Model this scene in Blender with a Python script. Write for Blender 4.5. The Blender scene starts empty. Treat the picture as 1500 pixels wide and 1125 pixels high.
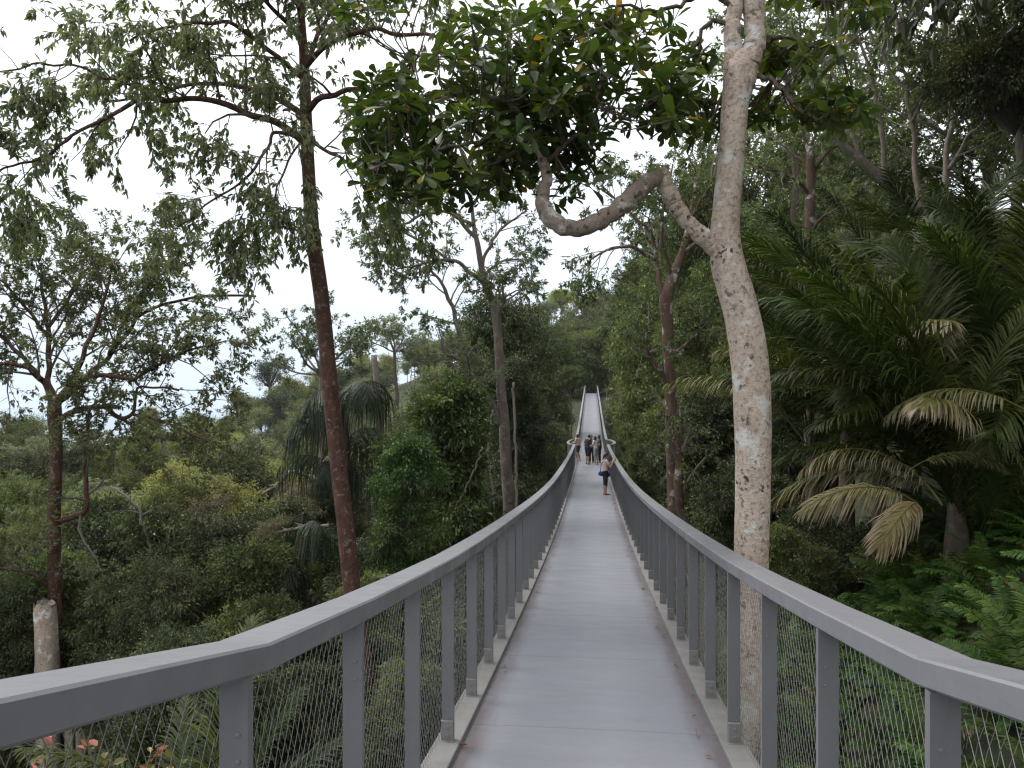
import bpy, math, random
import numpy as np
from mathutils import Vector, Matrix

sc = bpy.context.scene
COL = sc.collection
# ------------------------------------------------------------------ camera, world, sun, exposure
FPX = 1125.0                                   # focal length in pixels of a 1500 px wide frame
cam_d = bpy.data.cameras.new('camera'); cam_d.lens = 27.0; cam_d.sensor_width = 36.0
cam_d.clip_start = 0.05; cam_d.clip_end = 20000
cam = bpy.data.objects.new('camera', cam_d); COL.objects.link(cam)
cam.location = (0, 0, 0); cam.rotation_euler = (math.radians(90), 0, 0)
sc.camera = cam

SUN_EL, SUN_AZ = math.radians(58), math.radians(-60)      # azimuth from +Y, clockwise; sun is up on the left
world = bpy.data.worlds.new('World'); sc.world = world; world.use_nodes = True
wn, wl = world.node_tree.nodes, world.node_tree.links
for n in list(wn): wn.remove(n)
wo = wn.new('ShaderNodeOutputWorld'); wb = wn.new('ShaderNodeBackground')
sky = wn.new('ShaderNodeTexSky'); sky.sky_type = 'NISHITA'; sky.sun_disc = False
sky.sun_elevation = SUN_EL; sky.sun_rotation = SUN_AZ; sky.dust_density = 2.0
tc = wn.new('ShaderNodeTexCoord')
nz = wn.new('ShaderNodeTexNoise'); nz.inputs['Scale'].default_value = 2.2; nz.inputs['Detail'].default_value = 5
cr = wn.new('ShaderNodeValToRGB')              # bright overcast: cloud white with faintly bluer thin spots
cr.color_ramp.elements[0].position = 0.30; cr.color_ramp.elements[0].color = (11.6, 12.4, 13.3, 1)
cr.color_ramp.elements[1].position = 0.62; cr.color_ramp.elements[1].color = (13.6, 13.8, 14.2, 1)
wl.new(tc.outputs['Generated'], nz.inputs['Vector']); wl.new(nz.outputs['Fac'], cr.inputs['Fac'])
mx = wn.new('ShaderNodeMix'); mx.data_type = 'RGBA'; mx.inputs['Factor'].default_value = 0.90
sx_ = wn.new('ShaderNodeSeparateXYZ'); wl.new(tc.outputs['Generated'], sx_.inputs[0])
er = wn.new('ShaderNodeMapRange'); er.inputs[1].default_value = -0.02; er.inputs[2].default_value = 0.42; wl.new(sx_.outputs['Z'], er.inputs[0])
hm = wn.new('ShaderNodeMix'); hm.data_type = 'RGBA'; hm.inputs['A'].default_value = (5.9, 6.9, 7.9, 1)      # an overcast dome is dimmer and bluer towards the horizon
wl.new(er.outputs[0], hm.inputs['Factor']); wl.new(cr.outputs['Color'], hm.inputs['B'])
wl.new(sky.outputs['Color'], mx.inputs['A']); wl.new(hm.outputs['Result'], mx.inputs['B'])
wl.new(mx.outputs['Result'], wb.inputs['Color']); wb.inputs['Strength'].default_value = 0.085
wl.new(wb.outputs['Background'], wo.inputs['Surface'])

sun_d = bpy.data.lights.new('sun', 'SUN'); sun_d.energy = 1.6; sun_d.angle = math.radians(25); sun_d.color = (1, 0.97, 0.92)
sun = bpy.data.objects.new('sun', sun_d); COL.objects.link(sun)
sdir = Vector((math.sin(SUN_AZ) * math.cos(SUN_EL), math.cos(SUN_AZ) * math.cos(SUN_EL), math.sin(SUN_EL)))
sun.rotation_euler = (-sdir).to_track_quat('-Z', 'Y').to_euler(); sun.location = (0, 0, 60)

sc.view_settings.view_transform = 'Standard'; sc.view_settings.look = 'None'
sc.view_settings.exposure = 0.68; sc.view_settings.gamma = 1.0; sc.view_settings.use_curve_mapping = False
sc.render.engine = 'CYCLES'
cy = sc.cycles
cy.max_bounces = 6; cy.diffuse_bounces = 2; cy.glossy_bounces = 2; cy.transmission_bounces = 3
cy.transparent_max_bounces = 4; cy.volume_bounces = 1; cy.caustics_reflective = False; cy.caustics_refractive = False
cy.use_denoising = True; cy.pixel_filter_type = 'BLACKMAN_HARRIS'; cy.filter_width = 1.3
try: cy.denoiser = 'OPENIMAGEDENOISE'
except Exception: pass

# ------------------------------------------------------------------ helpers
def P(px, py, d):                               # a point seen at photo pixel (px, py), d metres ahead of the viewer
    return np.array([(px - 750) * d / FPX, d, -(py - 562.5) * d / FPX])
def PL(*pts): return np.array([P(*p) for p in pts])
def nrm(v): return v / np.maximum(np.linalg.norm(v, axis=-1, keepdims=True), 1e-9)

class Geo:
    """collects arrays of verts / faces with a float attribute v (tone) and t (0 base .. 1 tip)"""
    def __init__(s): s.V = []; s.F = []; s.A = []; s.T = []; s.n = 0
    def add(s, V, F, a=0.5, t=0.0):
        V = np.asarray(V, float).reshape(-1, 3)
        if len(V) == 0: return
        for f in (F if isinstance(F, list) else [F]): s.F.append(np.asarray(f, int) + s.n)
        s.V.append(V); s.A.append(np.broadcast_to(a, (len(V),))); s.T.append(np.broadcast_to(t, (len(V),))); s.n += len(V)
    def mesh(s, name, mat, smooth=False, off=None):
        me = bpy.data.meshes.new(name)
        V = np.concatenate(s.V)
        if off is not None: V = V - np.asarray(off)
        me.vertices.add(len(V)); me.vertices.foreach_set('co', V.astype(np.float32).ravel())
        li = np.concatenate([f.ravel() for f in s.F]); me.loops.add(len(li)); me.loops.foreach_set('vertex_index', li.astype(np.int32))
        ln = np.concatenate([np.full(len(f), f.shape[1]) for f in s.F])
        st = np.concatenate([[0], np.cumsum(ln)[:-1]])
        me.polygons.add(len(ln)); me.polygons.foreach_set('loop_start', st.astype(np.int32))
        me.polygons.foreach_set('use_smooth', np.full(len(ln), smooth))
        a = me.attributes.new('v', 'FLOAT', 'POINT'); a.data.foreach_set('value', np.concatenate(s.A).astype(np.float32))
        a = me.attributes.new('t', 'FLOAT', 'POINT'); a.data.foreach_set('value', np.concatenate(s.T).astype(np.float32))
        for m in (mat if isinstance(mat, (list, tuple)) else [mat]): me.materials.append(m)
        me.update(calc_edges=True)
        return me

def box(g, c, s, bev=0.0, a=0.5):
    x, y, z = np.array(s) / 2.0
    if bev <= 0:
        V = np.array([[i * x, j * y, k * z] for k in (-1, 1) for j in (-1, 1) for i in (-1, 1)]) + np.array(c)
        F = np.array([[0, 2, 3, 1], [4, 5, 7, 6], [0, 1, 5, 4], [2, 6, 7, 3], [0, 4, 6, 2], [1, 3, 7, 5]])
        g.add(V, F, a); return
    prof = [(-x + bev, -y), (x - bev, -y), (x, -y + bev), (x, y - bev), (x - bev, y), (-x + bev, y), (-x, y - bev), (-x, -y + bev)]
    V = []
    for zz, ins in ((-z, bev), (-z + bev, 0), (z - bev, 0), (z, bev)):
        for (px, py) in prof: V.append([px - math.copysign(min(ins, abs(px)), px), py - math.copysign(min(ins, abs(py)), py), zz])
    F = [[r * 8 + i, r * 8 + (i + 1) % 8, (r + 1) * 8 + (i + 1) % 8, (r + 1) * 8 + i] for r in range(3) for i in range(8)]
    g.add(np.array(V) + np.array(c), [np.array(F), np.array([[7, 6, 5, 4, 3, 2, 1, 0]]), np.array([[24, 25, 26, 27, 28, 29, 30, 31]])], a)

def frames(pts):
    T = nrm(np.gradient(pts, axis=0)); n = np.cross(T[0], [0.3, 0.9, 0.2]); n = n / np.linalg.norm(n); N = []
    for i in range(len(pts)):
        n = n - T[i] * np.dot(n, T[i]); n = n / max(np.linalg.norm(n), 1e-9); N.append(n)
    N = np.array(N); return T, N, np.cross(T, N)

def resample(pts, rad, k):
    pts = np.asarray(pts, float); rad = np.asarray(rad, float)
    d = np.concatenate([[0], np.cumsum(np.linalg.norm(np.diff(pts, axis=0), axis=1))]); L = d[-1]
    # Catmull-Rom through the points
    q = np.linspace(0, L, k); out = []
    for x in q:
        i = min(max(np.searchsorted(d, x) - 1, 0), len(pts) - 2); u = (x - d[i]) / max(d[i + 1] - d[i], 1e-9)
        p0, p1, p2, p3 = pts[max(i - 1, 0)], pts[i], pts[i + 1], pts[min(i + 2, len(pts) - 1)]
        out.append(0.5 * ((2 * p1) + (p2 - p0) * u + (2 * p0 - 5 * p1 + 4 * p2 - p3) * u * u + (3 * p1 - p0 - 3 * p2 + p3) * u ** 3))
    return np.array(out), np.interp(q, d, rad)

def tube(g, pts, rad, n=8, k=None, rough=0.0, rng=None, a=0.5, caps=True, t=None):
    pts = np.asarray(pts, float); rad = np.broadcast_to(np.asarray(rad, float), (len(pts),)).copy()
    if k: pts, rad = resample(pts, rad, k)
    T, N, B = frames(pts); th = np.linspace(0, 2 * np.pi, n, endpoint=False)
    rr = rad[:, None] * np.ones(n)
    if rough and rng is not None:
        z = rng.normal(0, 1, (len(pts), n)); z = (z + np.roll(z, 1, 1) + np.roll(z, -1, 1)) / 3
        z[1:] = (z[1:] + z[:-1]) / 2; rr = rr * (1 + rough * z)
    V = pts[:, None, :] + rr[..., None] * (np.cos(th)[None, :, None] * N[:, None, :] + np.sin(th)[None, :, None] * B[:, None, :])
    K = len(pts); i = np.arange(K - 1)[:, None] * n; j = np.arange(n)[None, :]; j2 = (j + 1) % n
    F = np.stack([i + j, i + j2, i + n + j2, i + n + j], -1).reshape(-1, 4)
    Fs = [F]
    if caps: Fs += [np.arange(n)[::-1][None, :], (np.arange(n) + (K - 1) * n)[None, :]]
    tt = np.repeat(np.linspace(0, 1, K), n) if t is None else t
    g.add(V.reshape(-1, 3), Fs, a, tt)

def tubes(g, Pt, Rd, n=3, a=0.5):                # many thin twigs of equal point count at once: Pt (N,k,3), Rd (N,k)
    N, k, _ = Pt.shape
    if N == 0: return
    T = nrm(np.gradient(Pt, axis=1)); ref = nrm(np.cross(T[:, :1], np.array([0.31, 0.17, 0.93])) + 1e-6)
    ref = np.broadcast_to(ref, T.shape); Nn = nrm(ref - T * (ref * T).sum(-1, keepdims=True)); B = np.cross(T, Nn)
    th = np.linspace(0, 2 * np.pi, n, endpoint=False)
    V = Pt[:, :, None, :] + Rd[:, :, None, None] * (np.cos(th)[None, None, :, None] * Nn[:, :, None, :] + np.sin(th)[None, None, :, None] * B[:, :, None, :])
    base = np.arange(N)[:, None, None] * k * n; i = np.arange(k - 1)[None, :, None] * n; j = np.arange(n)[None, None, :]
    F = np.stack([base + i + j, base + i + (j + 1) % n, base + i + n + (j + 1) % n, base + i + n + j], -1).reshape(-1, 4)
    g.add(V.reshape(-1, 3), F, a)

def spawn(rng, Pt, Rd, nchild, t0, t1, length, ang=(35, 70), up=0.0, wander=0.15, grav=0.0, k=5, rfac=0.5, flat=0.0, taper=0.35):
    """children of branches Pt (N,k,3): returns points (N*nchild,k,3) and radii"""
    N, kk, _ = Pt.shape; M = N * nchild
    par = np.repeat(np.arange(N), nchild)
    t = np.clip((np.tile(np.arange(nchild), N) + rng.uniform(0, 1, M)) / nchild * (t1 - t0) + t0, 0, 0.999)
    f = t * (kk - 1); i = f.astype(int); u = (f - i)[:, None]
    p = Pt[par, i] * (1 - u) + Pt[par, i + 1] * u; tg = nrm(Pt[par, i + 1] - Pt[par, i]); r = Rd[par, i] * (1 - u[:, 0]) + Rd[par, i + 1] * u[:, 0]
    rv = rng.normal(0, 1, (M, 3)); rv[:, 2] *= (1 - flat); pe = nrm(rv - tg * (rv * tg).sum(-1, keepdims=True))
    an = np.radians(rng.uniform(ang[0], ang[1], M))[:, None]
    d = nrm(np.cos(an) * tg + np.sin(an) * pe + np.array([0, 0, up]))
    L = length * rng.uniform(0.55, 1.15, M) * (1 - 0.45 * t)
    out = np.zeros((M, k, 3)); out[:, 0] = p; step = (L / (k - 1))[:, None]
    for q in range(1, k):
        d = nrm(d + rng.normal(0, wander, (M, 3)) + np.array([0, 0, -grav])); out[:, q] = out[:, q - 1] + d * step
    rr = (r * rfac)[:, None] * np.linspace(1, taper, k)[None, :]
    return out, rr

LEAF = {   # x side, y along, z lift; two faces folded on the midrib
    'lance': (np.array([[0, 0, 0], [-.5, .32, .10], [-.42, .66, .06], [0, 1, -.10], [.42, .66, .06], [.5, .32, .10]]), np.array([[0, 3, 2, 1], [0, 5, 4, 3]])),
    'diamond': (np.array([[0, 0, 0], [-.5, .45, .10], [0, 1, -.06], [.5, .45, .10]]), np.array([[0, 2, 1], [0, 3, 2]])),
    'obovate': (np.array([[0, 0, 0], [-.12, .16, .01], [-.36, .50, .05], [-.50, .78, .03], [-.26, .96, -.04], [0, 1, -.07], [.26, .96, -.04], [.50, .78, .03], [.36, .50, .05], [.12, .16, .01], [0, .5, -.02], [0, .8, -.04]]),
                np.array([[0, 10, 2, 1], [10, 11, 3, 2], [11, 5, 4, 3], [0, 9, 8, 10], [10, 8, 7, 11], [11, 7, 6, 5]])),
}
def leaves(g, pos, d, size, asp, rng, shape='lance', tone=None, upn=1.0, t=None):
    T, F = LEAF[shape]; N = len(pos)
    if N == 0: return
    d = nrm(d); up = np.array([0, 0, upn]) + rng.normal(0, 0.45, (N, 3))
    s = nrm(np.cross(d, up)); n = np.cross(s, d); size = np.broadcast_to(size, (N,))
    w = (size * asp)[:, None, None]; L = size[:, None, None]
    V = pos[:, None, :] + s[:, None, :] * T[None, :, 0:1] * w + d[:, None, :] * T[None, :, 1:2] * L + n[:, None, :] * T[None, :, 2:3] * L
    Fi = (np.arange(N)[:, None, None] * len(T) + F[None]).reshape(-1, F.shape[1])
    if tone is None: tone = rng.uniform(0, 1, N)
    g.add(V.reshape(-1, 3), Fi, np.repeat(tone, len(T)), np.tile(T[:, 1], N))

def leaf_twigs(g, rng, Pt, per, size, asp, droop=0.3, shape='lance', spread=1.0, t0=0.15, clump=0.6, up=1.0):
    N, k, _ = Pt.shape
    if N == 0: return
    M = N * per; par = np.repeat(np.arange(N), per); t = rng.uniform(t0, 1, M) ** 0.8 * 0.999
    f = t * (k - 1); i = f.astype(int); u = (f - i)[:, None]
    p = Pt[par, i] * (1 - u) + Pt[par, i + 1] * u; tg = nrm(Pt[par, i + 1] - Pt[par, i])
    rv = rng.normal(0, 1, (M, 3)); pe = nrm(rv - tg * (rv * tg).sum(-1, keepdims=True))
    d = nrm(0.55 * tg + spread * pe * rng.uniform(0.5, 1.1, (M, 1)) + np.array([0, 0, -1.0]) * droop * rng.uniform(0.4, 1.4, (M, 1)))
    tone = np.clip(clump * rng.uniform(0, 1, N)[par] + (1 - clump) * rng.uniform(0, 1, M), 0, 1)
    leaves(g, p, d, size * rng.uniform(0.65, 1.2, M), asp, rng, shape, tone, up)

USED = {}
def link(name, me, parent=None, loc=(0, 0, 0), rot=(0, 0, 0), scale=(1, 1, 1), kind=None, label=None):
    o = bpy.data.objects.new(name, me); COL.objects.link(o); o.parent = parent
    o.location = loc; o.rotation_euler = rot; o.scale = scale
    if kind: o['kind'] = kind
    if label: o['label'] = label
    return o
def thing(name, label, cat, loc=(0, 0, 0), rz=0.0, group=None, me=None, rot=None, scale=(1, 1, 1)):
    o = link(name, me, None, loc, rot or (0, 0, rz), scale); o['label'] = label; o['category'] = cat
    if group: o['group'] = group
    return o

# ------------------------------------------------------------------ materials
def newmat(name):
    m = bpy.data.materials.new(name); m.use_nodes = True; nt = m.node_tree
    return m, nt.nodes, nt.links, nt.nodes['Principled BSDF'], nt.nodes['Material Output']
def ramp(nd, stops):
    r = nd.new('ShaderNodeValToRGB'); e = r.color_ramp.elements
    while len(e) < len(stops): e.new(0.5)
    for x, (p, c) in zip(e, stops): x.position = p; x.color = (*c, 1)
    return r
def mixc(nd, ln, fac, a, b, mode='MIX'):
    m = nd.new('ShaderNodeMix'); m.data_type = 'RGBA'; m.blend_type = mode
    for s, v in (('Factor', fac), ('A', a), ('B', b)):
        if hasattr(v, 'links'): ln.new(v, m.inputs[s])
        else: m.inputs[s].default_value = v if s == 'Factor' else (*v, 1)
    return m.outputs['Result']
def noise(nd, ln, scale, detail=4, vec=None, rough=0.6):
    n = nd.new('ShaderNodeTexNoise'); n.inputs['Scale'].default_value = scale; n.inputs['Detail'].default_value = detail; n.inputs['Roughness'].default_value = rough
    if vec is not None: ln.new(vec, n.inputs['Vector'])
    return n.outputs['Fac']
def objco(nd, ln, scale=(1, 1, 1)):
    t = nd.new('ShaderNodeTexCoord'); m = nd.new('ShaderNodeMapping'); m.inputs['Scale'].default_value = scale
    ln.new(t.outputs['Object'], m.inputs['Vector']); return m.outputs['Vector']
def math_(nd, ln, op, a, b=None):
    m = nd.new('ShaderNodeMath'); m.operation = op
    for i, v in enumerate((a, b)):
        if v is None: continue
        if hasattr(v, 'links'): ln.new(v, m.inputs[i])
        else: m.inputs[i].default_value = v
    return m.outputs[0]
def bump(nd, ln, h, strength, dist, bs):
    b = nd.new('ShaderNodeBump'); b.inputs['Strength'].default_value = strength; b.inputs['Distance'].default_value = dist
    ln.new(h, b.inputs['Height']); ln.new(b.outputs['Normal'], bs.inputs['Normal'])

def leafmat(name, stops, rough=0.42, trans=0.28, vary=0.25, tip=None, spec=0.5):
    m, nd, ln, bs, out = newmat(name)
    at = nd.new('ShaderNodeAttribute'); at.attribute_name = 'v'
    r = ramp(nd, stops); ln.new(at.outputs['Fac'], r.inputs['Fac']); col = r.outputs['Color']
    if tip is not None:
        at2 = nd.new('ShaderNodeAttribute'); at2.attribute_name = 't'
        rt = ramp(nd, [(tip[0], (0, 0, 0)), (tip[1], (1, 1, 1))]); ln.new(at2.outputs['Fac'], rt.inputs['Fac'])
        col = mixc(nd, ln, rt.outputs['Color'], col, tip[2])
    oi = nd.new('ShaderNodeObjectInfo'); hs = nd.new('ShaderNodeHueSaturation')
    ln.new(math_(nd, ln, 'ADD', math_(nd, ln, 'MULTIPLY', oi.outputs['Random'], vary * 2), 1 - vary), hs.inputs['Value'])
    wn_ = nd.new('ShaderNodeTexWhiteNoise'); wn_.noise_dimensions = '1D'; ln.new(oi.outputs['Random'], wn_.inputs['W'])
    ln.new(math_(nd, ln, 'ADD', math_(nd, ln, 'MULTIPLY', wn_.outputs['Value'], 0.05), 0.475), hs.inputs['Hue'])
    ln.new(col, hs.inputs['Color']); col = hs.outputs['Color']
    ln.new(col, bs.inputs['Base Color']); bs.inputs['Roughness'].default_value = rough
    bs.inputs['Specular IOR Level'].default_value = spec
    tr = nd.new('ShaderNodeBsdfTranslucent'); tcx = mixc(nd, ln, 1.0, col, (1.0, 1.15, 0.55), 'MULTIPLY'); ln.new(tcx, tr.inputs['Color'])
    ms = nd.new('ShaderNodeMixShader'); ms.inputs[0].default_value = trans
    ln.new(bs.outputs[0], ms.inputs[1]); ln.new(tr.outputs[0], ms.inputs[2]); ln.new(ms.outputs[0], out.inputs['Surface'])
    return m

def barkmat(name, c1, c2, lich=None, lamt=0.6, scale=6, zs=0.35, dark=(0.02, 0.018, 0.015), damt=0.35, bstr=0.7):
    m, nd, ln, bs, out = newmat(name); v = objco(nd, ln, (1, 1, zs)); v1 = objco(nd, ln)
    n1 = noise(nd, ln, scale, 6, v); r1 = ramp(nd, [(0.32, (0, 0, 0)), (0.68, (1, 1, 1))]); ln.new(n1, r1.inputs['Fac'])
    col = mixc(nd, ln, r1.outputs['Color'], c1, c2)
    n2 = noise(nd, ln, scale * 5, 4, v); r2 = ramp(nd, [(0.56, (0, 0, 0)), (0.72, (1, 1, 1))]); ln.new(n2, r2.inputs['Fac'])
    col = mixc(nd, ln, math_(nd, ln, 'MULTIPLY', r2.outputs['Color'], damt), col, dark)
    if lich:
        n3 = noise(nd, ln, scale * 1.3, 5, v1, 0.7); r3 = ramp(nd, [(0.56, (0, 0, 0)), (0.64, (1, 1, 1))]); ln.new(n3, r3.inputs['Fac'])
        col = mixc(nd, ln, math_(nd, ln, 'MULTIPLY', r3.outputs['Color'], lamt), col, lich)
    ln.new(col, bs.inputs['Base Color']); bs.inputs['Roughness'].default_value = 0.9; bs.inputs['Specular IOR Level'].default_value = 0.15
    bump(nd, ln, math_(nd, ln, 'ADD', n1, n2), bstr, 0.02, bs)
    return m

def plain(name, c, rough=0.6, metal=0.0, nscale=30, namt=0.15, c2=None, bst=0.0):
    m, nd, ln, bs, out = newmat(name); v = objco(nd, ln); n = noise(nd, ln, nscale, 5, v)
    c2 = c2 or tuple(x * (1 - namt * 2) for x in c)
    ln.new(mixc(nd, ln, n, c, c2), bs.inputs['Base Color']); bs.inputs['Roughness'].default_value = rough; bs.inputs['Metallic'].default_value = metal
    if bst: bump(nd, ln, n, bst, 0.005, bs)
    return m

M = {}
G_ = lambda r, g, b: (r, g, b)
M['leaf_t1'] = leafmat('leaf_grey_green', [(0, (.085, .105, .055)), (.55, (.165, .190, .105)), (1, (.26, .275, .16))], 0.40, .46)
M['leaf_t2'] = leafmat('leaf_olive', [(0, (.090, .112, .055)), (.5, (.175, .200, .100)), (1, (.29, .30, .165))], 0.42, .44)
M['leaf_big'] = leafmat('leaf_glossy', [(0, (.024, .040, .010)), (.50, (.052, .078, .018)), (.85, (.105, .130, .026)), (.93, (.20, .18, .025)), (1, (.28, .17, .025))], 0.46, .45, spec=.3)
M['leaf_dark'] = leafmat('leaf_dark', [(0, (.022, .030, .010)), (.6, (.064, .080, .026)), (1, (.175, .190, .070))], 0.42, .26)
M['leaf_mid'] = leafmat('leaf_mid', [(0, (.045, .060, .016)), (.55, (.122, .148, .042)), (1, (.26, .275, .095))], 0.42, .32)
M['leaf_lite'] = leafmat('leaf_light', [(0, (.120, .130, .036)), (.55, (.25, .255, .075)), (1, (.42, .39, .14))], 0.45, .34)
M['leaf_pale'] = leafmat('leaf_pale', [(0, (.15, .165, .095)), (.55, (.24, .255, .155)), (1, (.34, .345, .22))], 0.5, .34)
M['leaf_bright'] = leafmat('leaf_bright', [(0, (.026, .046, .012)), (.55, (.058, .096, .022)), (1, (.14, .19, .05))], 0.42, .3)
M['leaf_dry'] = leafmat('leaf_dry', [(0, (.10, .075, .045)), (.6, (.18, .14, .08)), (1, (.26, .21, .13))], 0.7, .2)
M['leaf_red'] = leafmat('leaf_red', [(0, (.06, .09, .02)), (.45, (.16, .13, .03)), (.6, (.32, .10, .05)), (1, (.42, .13, .10))], 0.45, .3)
M['palm'] = leafmat('palm_green', [(0, (.016, .025, .005)), (.6, (.036, .053, .010)), (1, (.098, .120, .022))], 0.5, .30, spec=.22, tip=(0.86, 1.0, (.16, .14, .06)))
M['palm_yel'] = leafmat('palm_yellowing', [(0, (.060, .075, .016)), (.6, (.11, .12, .03)), (1, (.17, .17, .05))], 0.45, .25, tip=(0.5, 0.95, (.36, .28, .16)))
M['palm_dead'] = leafmat('palm_dead', [(0, (.085, .075, .025)), (.6, (.15, .125, .05)), (1, (.22, .18, .09))], 0.65, .2, tip=(0.45, 0.95, (.34, .26, .19)), spec=.2)
M['palm_hang'] = leafmat('palm_hanging', [(0, (.018, .028, .014)), (.6, (.034, .047, .024)), (1, (.066, .080, .042))], 0.5, .2, spec=.25)
M['fern'] = leafmat('fern_green', [(0, (.022, .048, .008)), (.6, (.052, .100, .016)), (1, (.11, .17, .032))], 0.5, .3, spec=.25)
M['bark_white'] = None
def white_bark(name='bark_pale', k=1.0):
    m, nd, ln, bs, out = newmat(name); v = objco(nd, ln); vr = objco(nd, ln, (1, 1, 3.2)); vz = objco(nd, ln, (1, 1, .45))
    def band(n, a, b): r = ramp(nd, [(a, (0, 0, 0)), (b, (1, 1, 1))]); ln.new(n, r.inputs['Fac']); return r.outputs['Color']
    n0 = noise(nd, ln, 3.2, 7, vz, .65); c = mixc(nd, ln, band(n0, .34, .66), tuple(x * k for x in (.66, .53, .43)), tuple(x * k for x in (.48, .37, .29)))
    n1 = noise(nd, ln, 26, 6, v, .7); c = mixc(nd, ln, math_(nd, ln, 'MULTIPLY', band(n1, .48, .64), .7), c, (.21, .16, .125))
    n2 = noise(nd, ln, 4.4, 7, v, .72); c = mixc(nd, ln, math_(nd, ln, 'MULTIPLY', band(n2, .53, .60), .8), c, (.70, .67, .63))
    n3 = noise(nd, ln, 13, 5, v, .6); n4 = noise(nd, ln, 1.1, 3, v)
    spots = math_(nd, ln, 'MULTIPLY', band(n3, .58, .64), band(n4, .42, .60)); c = mixc(nd, ln, math_(nd, ln, 'MULTIPLY', spots, .9), c, (.035, .028, .022))
    n5 = noise(nd, ln, 6, 6, vr, .7); c = mixc(nd, ln, math_(nd, ln, 'MULTIPLY', band(n5, .60, .68), .45), c, (.13, .10, .08))
    n6 = noise(nd, ln, 1.7, 4, v); c = mixc(nd, ln, math_(nd, ln, 'MULTIPLY', band(n6, .66, .74), .5), c, (.42, .20, .12))
    ln.new(c, bs.inputs['Base Color']); bs.inputs['Roughness'].default_value = .92; bs.inputs['Specular IOR Level'].default_value = .12
    h = math_(nd, ln, 'ADD', math_(nd, ln, 'MULTIPLY', n5, .8), math_(nd, ln, 'ADD', n1, n0)); bump(nd, ln, h, 1.0, .02, bs)
    return m
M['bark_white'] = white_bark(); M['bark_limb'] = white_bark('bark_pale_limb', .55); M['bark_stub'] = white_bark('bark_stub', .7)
M['bark_red'] = barkmat('bark_reddish', (.062, .034, .026), (.135, .070, .050), (.34, .30, .26), .45, 9, .5, (.02, .012, .01), .6, 1.0)
M['bark_grey'] = barkmat('bark_grey', (.17, .135, .105), (.28, .235, .19), (.42, .40, .36), .5, 6, .3, (.03, .025, .02), .5, .9)
M['bark_dusk'] = barkmat('bark_dusk', (.105, .082, .066), (.20, .165, .135), (.36, .34, .30), .4, 6, .3, (.025, .02, .016), .6, 1.0)
M['bark_brown'] = barkmat('bark_brown', (.065, .05, .038), (.125, .095, .07), (.25, .24, .2), .25, 6, .3)
M['bark_lichen'] = barkmat('bark_lichen', (.10, .06, .045), (.18, .12, .09), (.52, .50, .47), .85, 3.2, .5)
M['twig'] = plain('twig', (.11, .09, .072), .9)
M['twig_mid'] = plain('twig_mid', (.15, .125, .10), .9)
M['twig_pale'] = plain('twig_pale', (.24, .205, .17), .9)
M['rachis'] = plain('rachis', (.09, .09, .03), .6)

# ------------------------------------------------------------------ terrain
UU = np.array([-400, -150, -80, -40, -20, -8, -3, 1.5, 3, 6, 12, 30, 80, 250.])
YY = np.array([-40, 5, 15, 30, 45, 70, 100, 125, 200, 300, 600.])
HH = np.array([
 [-120, -60, -38, -20, -12, -6, -3.6, -3.0, -2.4, -.8, 2, 10, 28, 60],
 [-120, -60, -38, -22, -14, -7.5, -5, -3.6, -2.5, -1.2, 1.5, 9, 28, 60],
 [-120, -60, -38, -23, -16, -10, -8, -6, -4.5, -2, 1.2, 9, 28, 60],
 [-120, -60, -38, -24, -18, -13, -11.5, -10, -8.5, -5, 0, 9, 28, 60],
 [-120, -60, -36, -24, -18, -14, -13, -11, -9.5, -6, -1, 9, 28, 60],
 [-120, -55, -34, -22, -16, -12, -11, -9, -7.5, -4, 0, 10, 28, 60],
 [-110, -50, -28, -17, -11, -8, -7, -5.5, -4.4, -2, 2, 12, 30, 60],
 [-105, -45, -22, -12, -7, -3.5, -2.6, -2.4, -1.8, 1, 4, 14, 32, 60],
 [-95, -32, -11, 3, 9, 13, 14, 15, 15.5, 16.5, 18, 26, 40, 60],
 [-95, -34, -5, 10, 20, 25, 27, 28.5, 29, 30, 33, 40, 50, 62],
 [-125, -90, -60, -45, -40, -36, -34, -32, -30, -26, -20, -5, 20, 50]])
BANG = math.atan(116 / FPX); BS, BC = math.sin(BANG), math.cos(BANG)
def ground_z(x, y):
    x = np.asarray(x, float); y = np.asarray(y, float); u = x - y * 116 / FPX
    iu = np.clip(np.searchsorted(UU, u) - 1, 0, len(UU) - 2); iy = np.clip(np.searchsorted(YY, y) - 1, 0, len(YY) - 2)
    fu = np.clip((u - UU[iu]) / (UU[iu + 1] - UU[iu]), 0, 1); fy = np.clip((y - YY[iy]) / (YY[iy + 1] - YY[iy]), 0, 1); fy = fy * fy * (3 - 2 * fy)
    h = (HH[iy, iu] * (1 - fu) + HH[iy, iu + 1] * fu) * (1 - fy) + (HH[iy + 1, iu] * (1 - fu) + HH[iy + 1, iu + 1] * fu) * fy
    return h + 0.18 * np.sin(x * 1.1 + 1.3 * np.sin(y * .7)) * np.cos(y * .9 + x * .4)

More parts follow.
